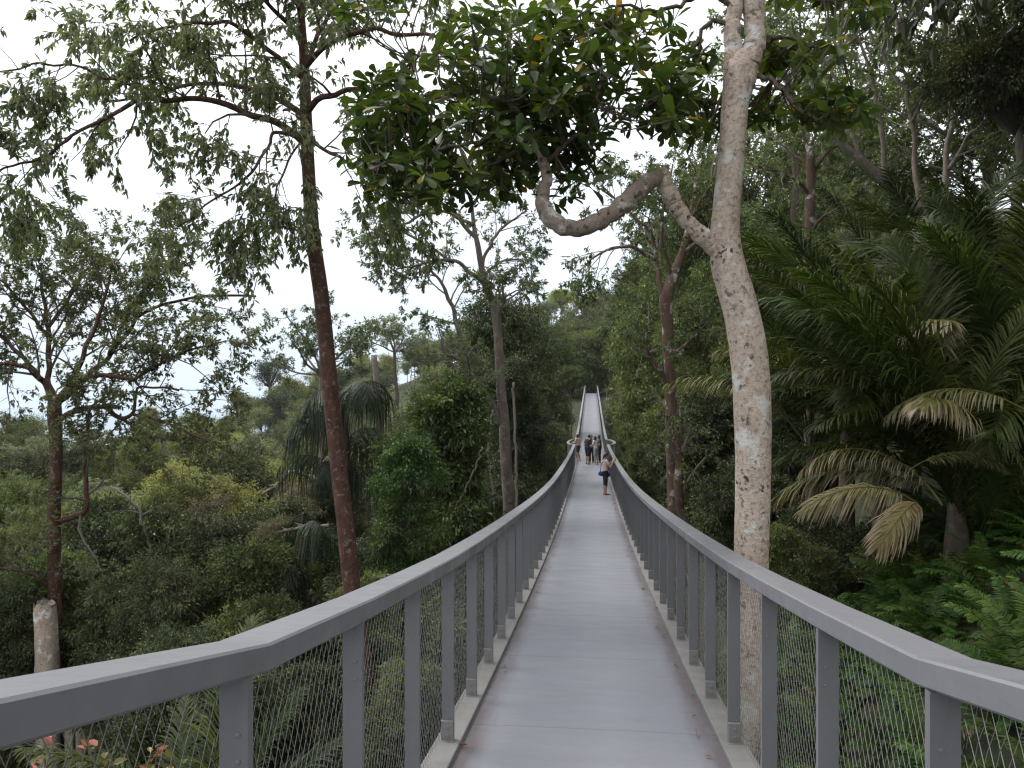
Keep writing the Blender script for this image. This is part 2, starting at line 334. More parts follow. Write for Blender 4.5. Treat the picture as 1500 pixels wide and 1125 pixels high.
def build_ground():
    us = np.concatenate([-np.geomspace(400, 25, 40), np.linspace(-24, 24, 90), np.geomspace(25, 250, 40)])
    ys = np.concatenate([np.linspace(-38, -2, 12), np.linspace(0, 40, 80), np.geomspace(41, 598, 80)])
    Ug, Yg = np.meshgrid(us, ys); X = Ug + Yg * 116 / FPX
    V = np.stack([X, Yg, ground_z(X, Yg)], -1).reshape(-1, 3); nu = len(us)
    i = np.arange(len(ys) - 1)[:, None] * nu; j = np.arange(nu - 1)[None, :]
    F = np.stack([i + j, i + j + 1, i + nu + j + 1, i + nu + j], -1).reshape(-1, 4)
    g = Geo(); g.add(V, F)
    m, nd, ln, bs, out = newmat('forest_floor'); v = objco(nd, ln)
    n1 = noise(nd, ln, .6, 6, v); n2 = noise(nd, ln, 14, 5, v)
    c = mixc(nd, ln, n2, (.035, .024, .016), (.085, .058, .036))
    r = ramp(nd, [(.36, (0, 0, 0)), (.5, (1, 1, 1))]); ln.new(n1, r.inputs['Fac'])
    ln.new(mixc(nd, ln, r.outputs['Color'], c, (.030, .042, .014)), bs.inputs['Base Color']); bs.inputs['Roughness'].default_value = .95
    bump(nd, ln, n2, 1.0, .06, bs)
    o = link('ground', g.mesh('ground', m, True)); o['kind'] = 'structure'
    g = Geo(); g.add([[-4000, -200, -126], [4000, -200, -126], [4000, 4000, -126], [-4000, 4000, -126]], np.array([[0, 1, 2, 3]]))
    m, nd, ln, bs, out = newmat('sea_water'); bs.inputs['Base Color'].default_value = (.10, .16, .22, 1); bs.inputs['Roughness'].default_value = .25
    bump(nd, ln, noise(nd, ln, .03, 6, objco(nd, ln)), .3, 2, bs)
    o = link('sea', g.mesh('sea', m)); o['kind'] = 'structure'
build_ground()

# ------------------------------------------------------------------ footbridge
DS = np.array([-4, 0, 2, 4.61, 7, 9.4, 12.4, 18.7, 25.7, 30, 37, 43, 48, 55, 65, 76, 86, 98, 111, 124])
DZ = np.array([-1.35, -1.75, -1.99, -2.31, -2.575, -2.815, -3.095, -3.59, -3.98, -4.18, -4.46, -4.62, -4.70, -4.64, -4.28, -3.76, -3.24, -2.66, -2.04, -1.45])
_m = np.gradient(DZ, DS)
def deck_z(s):                                   # cubic Hermite through the measured deck heights
    s = np.asarray(s, float); i = np.clip(np.searchsorted(DS, s) - 1, 0, len(DS) - 2); h = DS[i + 1] - DS[i]; u = (s - DS[i]) / h
    return (2 * u ** 3 - 3 * u ** 2 + 1) * DZ[i] + (u ** 3 - 2 * u ** 2 + u) * h * _m[i] + (-2 * u ** 3 + 3 * u ** 2) * DZ[i + 1] + (u ** 3 - u ** 2) * h * _m[i + 1]
def rail_z(s):
    s = np.asarray(s, float); near = np.interp(s, [-4, 1.14, 2.1, 3.1, 4.7], [.75, -.49, -.73, -.88, -1.10])
    return np.where(s < 4.7, near, deck_z(s) + 1.22)
POD = 46.2
def pod(s):                                      # the rail swings outwards round two small viewing bays
    q = 1 - ((np.asarray(s, float) - POD) / 2.6) ** 2
    return 0.42 * np.sqrt(np.clip(q, 0, 1))

def paintmat(name, c, dirt, amt, rough=.5):
    m, nd, ln, bs, out = newmat(name); v = objco(nd, ln)
    n1 = noise(nd, ln, 2.2, 6, v, .7); n2 = noise(nd, ln, 60, 3, v)
    n4 = noise(nd, ln, 3, 6, objco(nd, ln, (14, .5, 3)), .75); n5 = noise(nd, ln, 9, 7, v, .8)
    r = ramp(nd, [(.42, (0, 0, 0)), (.75, (1, 1, 1))]); ln.new(n1, r.inputs['Fac'])
    col = mixc(nd, ln, math_(nd, ln, 'MULTIPLY', r.outputs['Color'], amt), c, dirt)
    col = mixc(nd, ln, math_(nd, ln, 'MULTIPLY', n2, .25), col, tuple(x * .7 for x in c))
    r4 = ramp(nd, [(.55, (0, 0, 0)), (.70, (1, 1, 1))]); ln.new(n4, r4.inputs['Fac']); col = mixc(nd, ln, math_(nd, ln, 'MULTIPLY', r4.outputs['Color'], .35), col, tuple(x * .62 for x in c))
    r5 = ramp(nd, [(.66, (0, 0, 0)), (.72, (1, 1, 1))]); ln.new(n5, r5.inputs['Fac']); col = mixc(nd, ln, math_(nd, ln, 'MULTIPLY', r5.outputs['Color'], .4), col, tuple(min(x * 1.6, .8) for x in c))
    rr_ = ramp(nd, [(.3, (rough - .12,) * 3), (.7, (rough + .15,) * 3)]); ln.new(n1, rr_.inputs['Fac'])
    ln.new(col, bs.inputs['Base Color']); ln.new(rr_.outputs['Color'], bs.inputs['Roughness'])
    bump(nd, ln, n2, .12, .002, bs)
    return m
M['rail'] = paintmat('grey_rail_paint', (.200, .198, .210), (.138, .135, .138), .7, .42)
M['post'] = paintmat('grey_post_paint', (.165, .163, .168), (.115, .11, .105), .6, .5)
M['kerb'] = paintmat('weathered_steel_kerb', (.205, .200, .192), (.13, .12, .098), .9, .65)
M['bolt'] = paintmat('galvanised_bolt', (.20, .20, .20), (.10, .085, .07), .6, .4)
M['wire'] = plain('steel_wire', (.30, .29, .265), .4, .6, 40, .25)

def deckmat():
    m, nd, ln, bs, out = newmat('grey_deck_coating')
    v = objco(nd, ln); vs = objco(nd, ln, (.55, 1.5, 1)); vl = objco(nd, ln, (1.2, .25, 1))
    col = mixc(nd, ln, noise(nd, ln, 1.1, 6, v), (.222, .226, .258), (.188, .190, .212))
    r = ramp(nd, [(.44, (0, 0, 0)), (.66, (1, 1, 1))]); ln.new(noise(nd, ln, 1.1, 8, vs, .72), r.inputs['Fac'])
    col = mixc(nd, ln, math_(nd, ln, 'MULTIPLY', r.outputs['Color'], .5), col, (.185, .18, .19))
    # dirt washed against the two kerbs
    sx = nd.new('ShaderNodeSeparateXYZ'); ln.new(v, sx.inputs[0])
    ax = math_(nd, ln, 'ABSOLUTE', sx.outputs['X'])
    e = nd.new('ShaderNodeMapRange'); e.inputs[1].default_value = .50; e.inputs[2].default_value = .84; ln.new(ax, e.inputs[0])
    n = noise(nd, ln, 2.4, 7, vl, .72)
    f = math_(nd, ln, 'MULTIPLY', math_(nd, ln, 'POWER', e.outputs[0], 1.5), math_(nd, ln, 'MULTIPLY', n, 1.6))
    r2 = ramp(nd, [(.24, (0, 0, 0)), (.62, (1, 1, 1))]); ln.new(f, r2.inputs['Fac'])
    col = mixc(nd, ln, math_(nd, ln, 'MULTIPLY', r2.outputs['Color'], .75), col, (.088, .068, .066))
    n3 = noise(nd, ln, 3.1, 8, v, .75); r3 = ramp(nd, [(.62, (0, 0, 0)), (.74, (1, 1, 1))]); ln.new(n3, r3.inputs['Fac'])
    col = mixc(nd, ln, math_(nd, ln, 'MULTIPLY', r3.outputs['Color'], .3), col, (.135, .118, .12))
    ln.new(col, bs.inputs['Base Color'])
    rr = ramp(nd, [(.3, (.42,) * 3), (.7, (.62,) * 3)]); ln.new(noise(nd, ln, 3, 5, vs), rr.inputs['Fac']); ln.new(rr.outputs['Color'], bs.inputs['Roughness'])
    bs.inputs['Specular IOR Level'].default_value = .35
    bump(nd, ln, noise(nd, ln, 5, 5, vs), .15, .01, bs)
    return m
M['deck'] = deckmat()

bridge = thing('footbridge', 'long grey steel footbridge sagging into the valley with mesh-sided railings', 'footbridge', (0, 0, 0), -BANG)
def sweep(g, ss, prof, lat, zf, a=.5):           # closed profile (x, z) swept along the bridge
    K = len(ss); n = len(prof); prof = np.array(prof)
    V = np.zeros((K, n, 3)); L = lat(ss); Z = zf(ss)
    V[:, :, 0] = L[:, None] + prof[None, :, 0]; V[:, :, 1] = ss[:, None]; V[:, :, 2] = Z[:, None] + prof[None, :, 1]
    i = np.arange(K - 1)[:, None] * n; j = np.arange(n)[None, :]; j2 = (j + 1) % n
    F = np.stack([i + j, i + j2, i + n + j2, i + n + j], -1).reshape(-1, 4)
    g.add(V.reshape(-1, 3), [F, np.arange(n)[None, :], (np.arange(n)[::-1] + (K - 1) * n)[None, :]], a)

LP, LD = .926, .842
HOLLOW = 3.4
def build_bridge():
    # deck panels, two metres each, small joints between them
    for k, s0 in enumerate(np.arange(-4.65, 122.5, 2.0)):
        s1 = min(s0 + 1.996, 123.5); s0 = max(s0, -4); inpod = s1 > POD - 2.6 and s0 < POD + 2.6
        ss = np.linspace(s0, s1, 9 if inpod else 4); z = deck_z(ss)
        w = LD + (pod(ss) if inpod else 0 * ss)
        g = Geo(); V = []
        for q, s in enumerate(ss):
            V += [[-w[q], s, z[q] - .09], [-w[q], s, z[q]], [-.3, s, z[q] + .004], [.3, s, z[q] + .004], [w[q], s, z[q]], [w[q], s, z[q] - .09]]
        F = [[r * 6 + i, r * 6 + (i + 1) % 6, r * 6 + 6 + (i + 1) % 6, r * 6 + 6 + i] for r in range(len(ss) - 1) for i in range(6)]
        e = (len(ss) - 1) * 6
        g.add(V, [np.array(F), np.array([[5, 4, 3, 2, 1, 0]]), np.array([[e, e + 1, e + 2, e + 3, e + 4, e + 5]])])
        link('deck_panel', g.mesh('deck_panel', M['deck']), bridge)
    for sd, off in ((-1, -.08), (1, .13)):
        # rail: straight lengths between kinks one metre apart
        kink = off + .12 + (0 if sd < 0 else -.05)
        ss = np.concatenate([np.arange(-3, 42) + kink, np.linspace(POD - 2.6, POD + 2.6, 25), np.arange(50, 124, 1.5)])
        lat = lambda s: sd * (.958 + pod(s))
        b = .007; w, h = .0785, .080
        prof = [(-w + b, 0), (w - b, 0), (w, -b), (w - .004, -h + b), (w - b - .004, -h), (-w + b + .004, -h), (-w + .004, -h + b), (-w, -b)]
        if sd < 0: prof = [(-x, z) for x, z in prof]
        g = Geo(); sweep(g, ss, prof, lat, rail_z)
        link('handrail', g.mesh('handrail', M['rail']), bridge)
        # kerb plate
        s2 = np.concatenate([np.arange(-4, 43, 1.0), np.linspace(POD - 2.6, POD + 2.6, 25), np.arange(49.5, 124, 2.0)])
        lat2 = lambda s: sd * (.925 + pod(s))
        prof = [(-.083, -.10), (.083, -.10), (.083, .030), (.078, .034), (-.078, .034), (-.083, .030)]
        g = Geo(); sweep(g, s2, prof, lat2, deck_z)
        link('kerb', g.mesh('kerb', M['kerb']), bridge)
        g = Geo(); sweep(g, s2, [(-.06, -.36), (.06, -.36), (.06, -.1), (-.06, -.1)], lambda s: sd * (.86 + 0 * s), deck_z)
        link('edge_beam', g.mesh('edge_beam', M['post']), bridge)
        # a lower edge cable and the posts
        me_post = {}
        gp = Geo(); box(gp, (0, 0, .5), (.078, .012, 1.0)); box(gp, (-sd * .034, .016, .5), (.009, .020, 1.0))
        me_p = gp.mesh('post', M['post'])
        gb = Geo(); box(gb, (0, -.016, .068), (.081, .020, .132), .002); box(gb, (0, -.020, .004), (.092, .05, .008))
        me_b = gb.mesh('base_plate', M['kerb'])
        gq = Geo(); tube(gq, [[0, 0, 0], [0, -.006, 0], [0, -.007, 0]], [.013, .013, .009], 8)
        me_q = gq.mesh('bolt', M['bolt'])
        sp = np.arange(0, 122) + off
        for k, s in enumerate(sp):
            if s < -2.5: continue
            L = sd * (LP + float(pod(s))); zb = float(deck_z(s)) + .034; zt = float(rail_z(s)) - .078
            po = link('post', me_p, bridge, (L, s, zb), (0, 0, 0), (1, 1, zt - zb))
            if s < 30:
                bp = link('base_plate', me_b, bridge, (L, s - .002, zb))
            if s < 16:
                for zz in (.040, .092): link('bolt', me_q, bp, (0, -.026, zz))
            if s < 9:
                for zz in (.15, .22): link('bolt', me_q, bridge, (L - sd * .012 + (.0), s - .006, zt - zz), (0, 0, 0), (.5, .6, .5))
        # wire netting, one panel per bay, fixed outside the posts
        for k in range(0, 121):
            a, bq = sp[k] + .006, sp[k] + 1.0
            if a > 100: break
            g = Geo(); sl = 1.85; dx = .052 if a < 14 else .12
            lo = lambda s: deck_z(s) - .06; hi = lambda s: rail_z(s) - .075
            L0 = lambda s: sd * (LP + .052 + pod(s))
            Hm = 1.28; st = []
            for sg in (1, -1):
                x0 = np.arange(a - Hm / sl, bq + Hm / sl, dx)
                # wire line: s = x0 + sg * zeta / sl, zeta 0..hgt
                z0 = np.zeros_like(x0); z1 = np.full_like(x0, 1.22 + .045)
                s_a = x0 + sg * z0 / sl; s_b = x0 + sg * z1 / sl
                fa = np.where(sg > 0, (a - s_a) / (s_b - s_a), (bq - s_a) / (s_b - s_a)); fb = np.where(sg > 0, (bq - s_a) / (s_b - s_a), (a - s_a) / (s_b - s_a))
                f0 = np.clip(fa, 0, 1); f1 = np.clip(fb, 0, 1); ok = f1 - f0 > .02
                x0, f0, f1 = x0[ok], f0[ok], f1[ok]; nn = 9 if a < 8 else 4
                ff = f0[:, None] + (f1 - f0)[:, None] * np.linspace(0, 1, nn)[None, :]
                S = x0[:, None] + sg * ff * 1.265 / sl; lo_, hi_ = lo(S), hi(S)
                Zz = lo_ + ff * (hi_ - lo_); wob = .0022 * sg * np.cos(ff * 1.265 / (dx * sl / 2) * np.pi)
                Pt = np.stack([L0(S) + wob, S, Zz], -1); st.append(Pt)
                tubes(g, Pt, np.full(Pt.shape[:2], .00115 if a < 14 else .002), 3)
            link('wire_mesh', g.mesh('wire_mesh', M['wire']), bridge)
build_bridge()

def B(s, L=0.0, dz=0.0):                          # a point on the bridge deck in world space
    z = float(deck_z(s)) + dz
    return np.array([L * BC + s * BS, -L * BS + s * BC, z])

# ------------------------------------------------------------------ trees: named individuals traced by limb
def W(px, d): return px * d / FPX / 2.0
def hero_tree(name, label, cat, trunk, twid, d, limbs, mats, seed, l1, l2, l3, leaf, extra=None, group=None, trunk_n=14, rough=.05, base=None):
    """trunk: [(px, py, d)], twid in px; limbs: [([(px,py,d)..], w0 px, w1 px)]; l1/l2/l3: spawn settings; leaf: dict"""
    rng = np.random.default_rng(seed); bark, twig, leafm = mats
    tp = PL(*trunk); tr = np.array([W(w, p[2]) for w, p in zip(twid, trunk)])
    if base is None:
        gz = float(ground_z(tp[0, 0], tp[0, 1]))
        if tp[0, 2] > gz - .2:
            tp = np.vstack([[tp[0, 0] + .02, tp[0, 1], gz - .3], tp]); tr = np.concatenate([[tr[0] * 1.35], tr])
    b0 = tp[0].copy()
    root = thing(name, label, cat, tuple(b0), 0, group)
    g = Geo(); tube(g, tp, tr, trunk_n, max(24, int(6 * len(tp))), rough, rng)
    link('trunk', g.mesh('trunk', bark, True, b0), root)
    LP_, LR_ = [], []
    for pts, w0, w1 in limbs:
        q = PL(*pts); r = np.linspace(W(w0, pts[0][2]), W(w1, pts[-1][2]), len(pts)); q, r = resample(q, r, 13)
        q[1:-1] += rng.normal(0, .012 * np.linalg.norm(q[-1] - q[0]), (11, 3)) * .6
        g = Geo(); tube(g, q, r, 8, 30, rough * 1.3, rng)
        link('limb', g.mesh('limb', bark, True, b0), root)
        LP_.append(q); LR_.append(r)
    LP_, LR_ = np.array(LP_), np.array(LR_)
    gt = Geo(); lv = Geo()
    p1, r1 = spawn(rng, LP_, LR_, **l1); tubes(gt, p1, np.maximum(r1, .004), 5)
    p2, r2 = spawn(rng, p1, r1, **l2); tubes(gt, p2, np.maximum(r2, .003), 3)
    tw = [p2]
    if l3:
        p3, r3 = spawn(rng, p2, r2, **l3); tubes(gt, p3, np.maximum(r3, .0022), 3); tw.append(p3)
    for q in tw: leaf_twigs(lv, rng, q, **leaf)
    if extra: extra(rng, gt, lv)
    link('twigs', gt.mesh('twigs', twig, False, b0), root, kind='stuff')
    link('crown', lv.mesh('crown', leafm, False, b0), root, kind='stuff')
    return root

# tall reddish tree left of the bridge
hero_tree('tall_tree', 'tall leaning tree with reddish brown trunk and drooping leaf sprays, close behind the left railing', 'tree',
    [(556, 1200, 11), (545, 1050, 11), (517, 870, 11), (505, 760, 11), (491, 640, 11), (481, 540, 11), (470, 430, 11), (459, 350, 11), (453, 270, 11), (449, 190, 11), (446, 100, 11), (440, 0, 11), (436, -150, 11), (436, -260, 11)],
    [27, 26, 25, 25, 24, 23, 22, 22, 19, 18, 15, 11, 8, 4], 11,
    [([(449, 208, 11), (425, 190, 10.9), (370, 165, 10.7), (310, 148, 10.4), (240, 145, 10.2), (190, 155, 10), (140, 180, 9.9), (95, 205, 9.8)], 12, 4),
     ([(447, 170, 11), (400, 140, 11.1), (350, 125, 11.3), (290, 122, 11.4), (215, 140, 11.5), (150, 148, 11.6)], 10, 3),
     ([(446, 215, 11), (410, 190, 10.7), (392, 215, 10.4), (360, 262, 10.2), (310, 295, 10), (262, 330, 9.9)], 6, 2),
     ([(446, 100, 11), (480, 65, 10.6), (540, 45, 10.3), (600, 50, 10), (660, 62, 9.7), (740, 100, 9.5)], 9, 3),
     ([(450, 165, 11), (478, 142, 10.8), (500, 130, 10.6), (560, 135, 10.3), (640, 145, 10), (690, 160, 9.8), (760, 200, 9.7)], 10, 3),
     ([(442, 60, 11), (405, 20, 10.7), (350, -30, 10.4), (280, -60, 10.2)], 8, 3),
     ([(446, 95, 11), (470, 45, 11.3), (500, -20, 11.5), (520, -90, 11.6)], 8, 3),
     ([(455, 205, 11), (500, 232, 10.7), (560, 265, 10.5), (600, 280, 10.3)], 6, 2),
     ([(444, 115, 11), (385, 65, 10.5), (330, 35, 10.2), (255, 38, 9.9), (190, 60, 9.8)], 8, 3),
     ([(240, 145, 10.2), (150, 110, 10), (60, 95, 9.9), (-40, 115, 9.8)], 5, 2),
     ([(105, 198, 9.8), (60, 232, 9.7), (10, 245, 9.6), (-40, 280, 9.6)], 5, 2),
     ([(449, 200, 11), (420, 240, 10.5), (395, 300, 10.2), (370, 350, 10.1)], 4, 1.5),
     ([(440, -20, 11), (380, -60, 11.4), (300, -80, 11.6), (200, -40, 11.6)], 6, 2),
     ([(440, 20, 11), (420, -20, 10.4), (400, -70, 10), (380, -130, 9.8)], 6, 2)],
    (M['bark_red'], M['twig'], M['leaf_t1']), 11,
    dict(nchild=11, t0=.15, t1=1, length=1.35, ang=(25, 80), up=.10, wander=.14, grav=.01, flat=.1),
    dict(nchild=5, t0=.2, t1=1, length=.62, ang=(25, 75), up=.05, wander=.17, grav=.09, k=4),
    dict(nchild=4, t0=.2, t1=1, length=.36, ang=(20, 60), up=-.2, wander=.15, grav=.25, k=4),
    dict(per=9, size=.10, asp=.36, droop=.6, spread=.9))

# spreading tree at the left edge
hero_tree('spreading_tree', 'wide flat-crowned tree with a red trunk forking into many bent limbs at the left edge', 'tree',
    [(82, 1100, 16), (82, 1000, 16), (80, 880, 16), (79, 760, 16), (82, 690, 16), (82, 640, 16), (80, 606, 16), (80, 588, 16)],
    [22, 20, 19, 18, 17, 17, 20, 17], 16,
    [([(78, 592, 16), (66, 562, 16), (45, 543, 15.7), (20, 533, 15.5), (-40, 538, 15)], 11, 4),
     ([(84, 592, 16), (97, 570, 16), (120, 556, 15.8), (155, 550, 15.5), (197, 553, 15.3), (225, 535, 15.2)], 11, 4),
     ([(88, 614, 16), (110, 603, 16), (150, 596, 15.8), (175, 610, 15.6), (190, 612, 15.5), (198, 592, 15.5), (201, 568, 15.5), (262, 572, 15.3)], 9, 3),
     ([(193, 607, 15.5), (230, 615, 15.5), (270, 632, 15.4), (310, 650, 15.3)], 5, 2),
     ([(79, 590, 16), (72, 540, 16.3), (70, 480, 16.6), (65, 430, 17), (58, 385, 17)], 10, 3),
     ([(86, 588, 16), (130, 550, 16.5), (160, 520, 17), (190, 480, 17.4), (230, 450, 17.5), (320, 434, 17.5), (375, 434, 17.5)], 9, 3),
     ([(60, 555, 15.8), (20, 510, 16), (-30, 470, 16)], 8, 3),
     ([(100, 566, 16), (130, 500, 16), (150, 440, 16), (165, 385, 16)], 8, 3),
     ([(205, 548, 15.3), (260, 520, 15.5), (330, 500, 15.7)], 6, 2),
     ([(74, 500, 16.5), (30, 440, 16.2), (-10, 400, 16)], 6, 2),
     ([(88, 762, 16), (118, 754, 15.8), (127, 742, 15.7), (125, 700, 15.7), (125, 640, 15.7), (132, 600, 15.7)], 9, 4),
     ([(160, 520, 17), (200, 440, 16.8), (250, 390, 16.6)], 6, 2),
     ([(70, 480, 16.6), (110, 420, 16.8), (130, 360, 17)], 6, 2),
     ([(75, 862, 16), (62, 850, 15.8), (35, 838, 15.6), (-10, 830, 15.5)], 6, 3)],
    (M['bark_red'], M['twig'], M['leaf_t2']), 21,
    dict(nchild=9, t0=.2, t1=1, length=1.8, ang=(30, 75), up=.22, wander=.16, grav=0, flat=.3),
    dict(nchild=5, t0=.2, t1=1, length=.8, ang=(25, 70), up=.15, wander=.15, grav=.03, k=4),
    dict(nchild=4, t0=.3, t1=1, length=.42, ang=(20, 60), up=.1, wander=.15, grav=.05, k=4),
    dict(per=14, size=.10, asp=.45, droop=.25, spread=.95, shape='diamond'))

# forked tree left of the walkway, middle distance
hero_tree('forked_tree', 'grey-barked forked tree with a broken stub and thin airy crown behind the left railing', 'tree',
    [(748, 900, 22), (746, 745, 22), (742, 690, 22), (738, 620, 22), (733, 560, 22), (730, 500, 22), (727, 462, 22), (721, 440, 22), (711, 418, 22), (705, 390, 22), (700, 360, 22), (694, 330, 22), (690, 285, 22)],
    [21, 18, 17, 16, 14, 13, 14, 12, 10, 9, 8, 6, 4], 22,
    [([(728, 466, 22), (733, 448, 21.9), (740, 434, 21.8)], 9, 6),
     ([(736, 622, 22), (716, 582, 21.8), (690, 547, 21.6), (672, 527, 21.5), (650, 512, 21.4), (648, 495, 21.3)], 11, 4),
     ([(686, 543, 21.6), (676, 505, 21.6), (667, 465, 21.7), (652, 425, 21.7), (636, 402, 21.8), (610, 380, 21.8)], 9, 3),
     ([(711, 418, 22), (690, 400, 21.6), (665, 382, 21.3), (625, 385, 21), (580, 395, 21)], 8, 2),
     ([(704, 395, 22), (722, 350, 22.3), (745, 325, 22.5), (770, 310, 22.6)], 6, 2),
     ([(698, 350, 22), (672, 320, 22), (655, 285, 22), (640, 262, 22)], 7, 2),
     ([(692, 300, 22), (715, 275, 22), (755, 262, 22)], 5, 2),
     ([(708, 405, 22), (735, 382, 22.4), (765, 380, 22.6)], 5, 2),
     ([(694, 330, 22), (640, 310, 21.4), (590, 330, 21), (548, 350, 20.8)], 6, 2),
     ([(665, 385, 21.3), (620, 355, 21.2), (575, 340, 21.2), (540, 375, 21)], 5, 2)],
    (M['bark_dusk'], M['twig_pale'], M['leaf_t1']), 31,
    dict(nchild=8, t0=.35, t1=1, length=1.5, ang=(25, 70), up=.15, wander=.14, grav=0, flat=.2),
    dict(nchild=4, t0=.3, t1=1, length=.8, ang=(25, 70), up=.1, wander=.15, grav=.03, k=4),
    dict(nchild=3, t0=.4, t1=1, length=.42, ang=(20, 60), up=0, wander=.15, grav=.08, k=4),
    dict(per=11, size=.13, asp=.42, droop=.3, spread=.9, shape='diamond'))

# twin trunk with lichen right of the walkway
hero_tree('twin_trunk_tree', 'twin-stemmed tree with pale lichen bands on its lower trunks, right of the walkway', 'tree',
    [(990, 830, 20), (986, 745, 20), (985, 700, 20), (983, 640, 20), (982, 560, 20), (978, 480, 20), (976, 435, 20), (988, 400, 20), (1000, 368, 20), (1012, 320, 20.4), (1020, 260, 20.6)],
    [19, 17, 16, 17, 17, 17, 20, 14, 11, 9, 5], 20,
    [([(1004, 860, 19.8), (998, 745, 19.8), (994, 690, 19.8), (990, 650, 19.9), (984, 600, 20)], 14, 11),
     ([(981, 566, 20), (966, 540, 19.8), (950, 518, 19.6), (944, 500, 19.5), (930, 470, 19.4)], 9, 3),
     ([(976, 440, 20), (966, 415, 20), (960, 370, 20), (950, 320, 19.8)], 10, 3),
     ([(985, 405, 20), (970, 350, 19.5), (975, 290, 19.3), (985, 240, 19.3)], 7, 2),
     ([(960, 380, 20), (920, 360, 19.6), (880, 370, 19.4), (850, 395, 19.3)], 6, 2),
     ([(984, 520, 20), (1010, 500, 19.6), (1040, 470, 19.5)], 6, 2),
     ([(1000, 370, 20), (1040, 340, 19.8), (1070, 300, 19.7)], 6, 2),
     ([(955, 340, 20), (910, 300, 20), (880, 270, 20)], 5, 2),
     ([(1012, 320, 20.4), (1040, 270, 20), (1060, 210, 20)], 6, 2)],
    (M['bark_lichen'], M['twig_pale'], M['leaf_mid']), 41,
    dict(nchild=6, t0=.4, t1=1, length=1.6, ang=(25, 70), up=.1, wander=.14, grav=.02, flat=.2),
    dict(nchild=4, t0=.3, t1=1, length=.85, ang=(25, 70), up=0, wander=.15, grav=.06, k=4),
    dict(nchild=3, t0=.3, t1=1, length=.5, ang=(20, 60), up=0, wander=.15, grav=.1, k=4),
    dict(per=9, size=.135, asp=.42, droop=.4, spread=.9, shape='diamond'))

# slim lichen trunk further right
hero_tree('slim_tree', 'slim straight tree with pale blotched trunk between the white tree and the palms', 'tree',
    [(1186, 640, 18), (1185, 520, 18), (1184, 400, 18), (1187, 300, 18), (1188, 260, 18), (1186, 215, 18)],
    [16, 15, 14, 14, 13, 9], 18,
    [([(1186, 285, 18), (1165, 262, 17.7), (1130, 250, 17.5), (1095, 238, 17.4)], 6, 2),
     ([(1187, 260, 18), (1210, 225, 18), (1240, 205, 18)], 6, 2),
     ([(1186, 230, 18), (1175, 190, 18), (1160, 165, 18)], 6, 2),
     ([(1186, 340, 18), (1210, 315, 17.6), (1240, 310, 17.4)], 5, 2),
     ([(1186, 390, 18), (1150, 375, 17.5), (1125, 350, 17.4)], 5, 2),
     ([(1188, 250, 18), (1150, 215, 18.4), (1115, 195, 18.6)], 5, 2),
     ([(1186, 220, 18), (1200, 180, 18.4), (1215, 150, 18.6)], 5, 2)],
    (M['bark_lichen'], M['twig_pale'], M['leaf_t2']), 51,
    dict(nchild=5, t0=.3, t1=1, length=1.2, ang=(25, 70), up=.15, wander=.14, grav=.02, flat=.2),
    dict(nchild=4, t0=.3, t1=1, length=.65, ang=(25, 70), up=.05, wander=.15, grav=.05, k=4),
    dict(nchild=3, t0=.3, t1=1, length=.4, ang=(20, 60), up=0, wander=.15, grav=.1, k=4),
    dict(per=10, size=.13, asp=.42, droop=.4, spread=.9, shape='diamond'))

# leaning tree upper right
hero_tree('leaning_tree', 'leaning grey tree with open crown rising behind the palms, upper right', 'tree',
    [(1450, 560, 17), (1440, 470, 17), (1400, 380, 17), (1350, 318, 16.8), (1300, 270, 16.5), (1262, 235, 16.3), (1228, 205, 16.2), (1205, 170, 16), (1190, 130, 16)],
    [24, 22, 20, 18, 15, 12, 9, 7, 4], 17,
    [([(1390, 365, 17), (1385, 300, 17.3), (1390, 200, 17.5), (1400, 100, 17.6), (1390, 0, 17.8)], 12, 4),
     ([(1350, 318, 16.8), (1340, 230, 17), (1330, 140, 17), (1315, 50, 17), (1310, -30, 17)], 9, 3),
     ([(1300, 270, 16.5), (1290, 190, 16.4), (1275, 100, 16.3), (1250, 40, 16.2)], 8, 3),
     ([(1388, 250, 17.4), (1430, 190, 17), (1470, 150, 16.8), (1520, 120, 16.6)], 7, 2),
     ([(1395, 150, 17.5), (1440, 90, 17.6), (1490, 40, 17.6)], 6, 2),
     ([(1262, 235, 16.3), (1240, 165, 16.2), (1210, 90, 16), (1180, 40, 16)], 6, 2),
     ([(1335, 180, 17), (1370, 110, 16.6), (1380, 50, 16.4)], 5, 2),
     ([(1400, 380, 17), (1340, 340, 16.4), (1290, 330, 16), (1255, 310, 15.8)], 6, 2),
     ([(1330, 140, 17), (1280, 60, 17.3), (1240, -20, 17.4)], 5, 2),
     ([(1398, 60, 17.6), (1450, 0, 17.6), (1490, -50, 17.6)], 5, 2),
     ([(1320, 80, 17), (1350, 20, 16.6), (1370, -40, 16.4)], 4, 2)],
    (M['bark_grey'], M['twig_pale'], M['leaf_t2']), 61,
    dict(nchild=6, t0=.3, t1=1, length=1.5, ang=(25, 70), up=.1, wander=.14, grav=.02, flat=.2),
    dict(nchild=4, t0=.3, t1=1, length=.8, ang=(25, 70), up=.05, wander=.15, grav=.05, k=4),
    dict(nchild=3, t0=.3, t1=1, length=.42, ang=(20, 60), up=0, wander=.15, grav=.1, k=4),
    dict(per=13, size=.13, asp=.42, droop=.4, spread=.9, shape='diamond'))

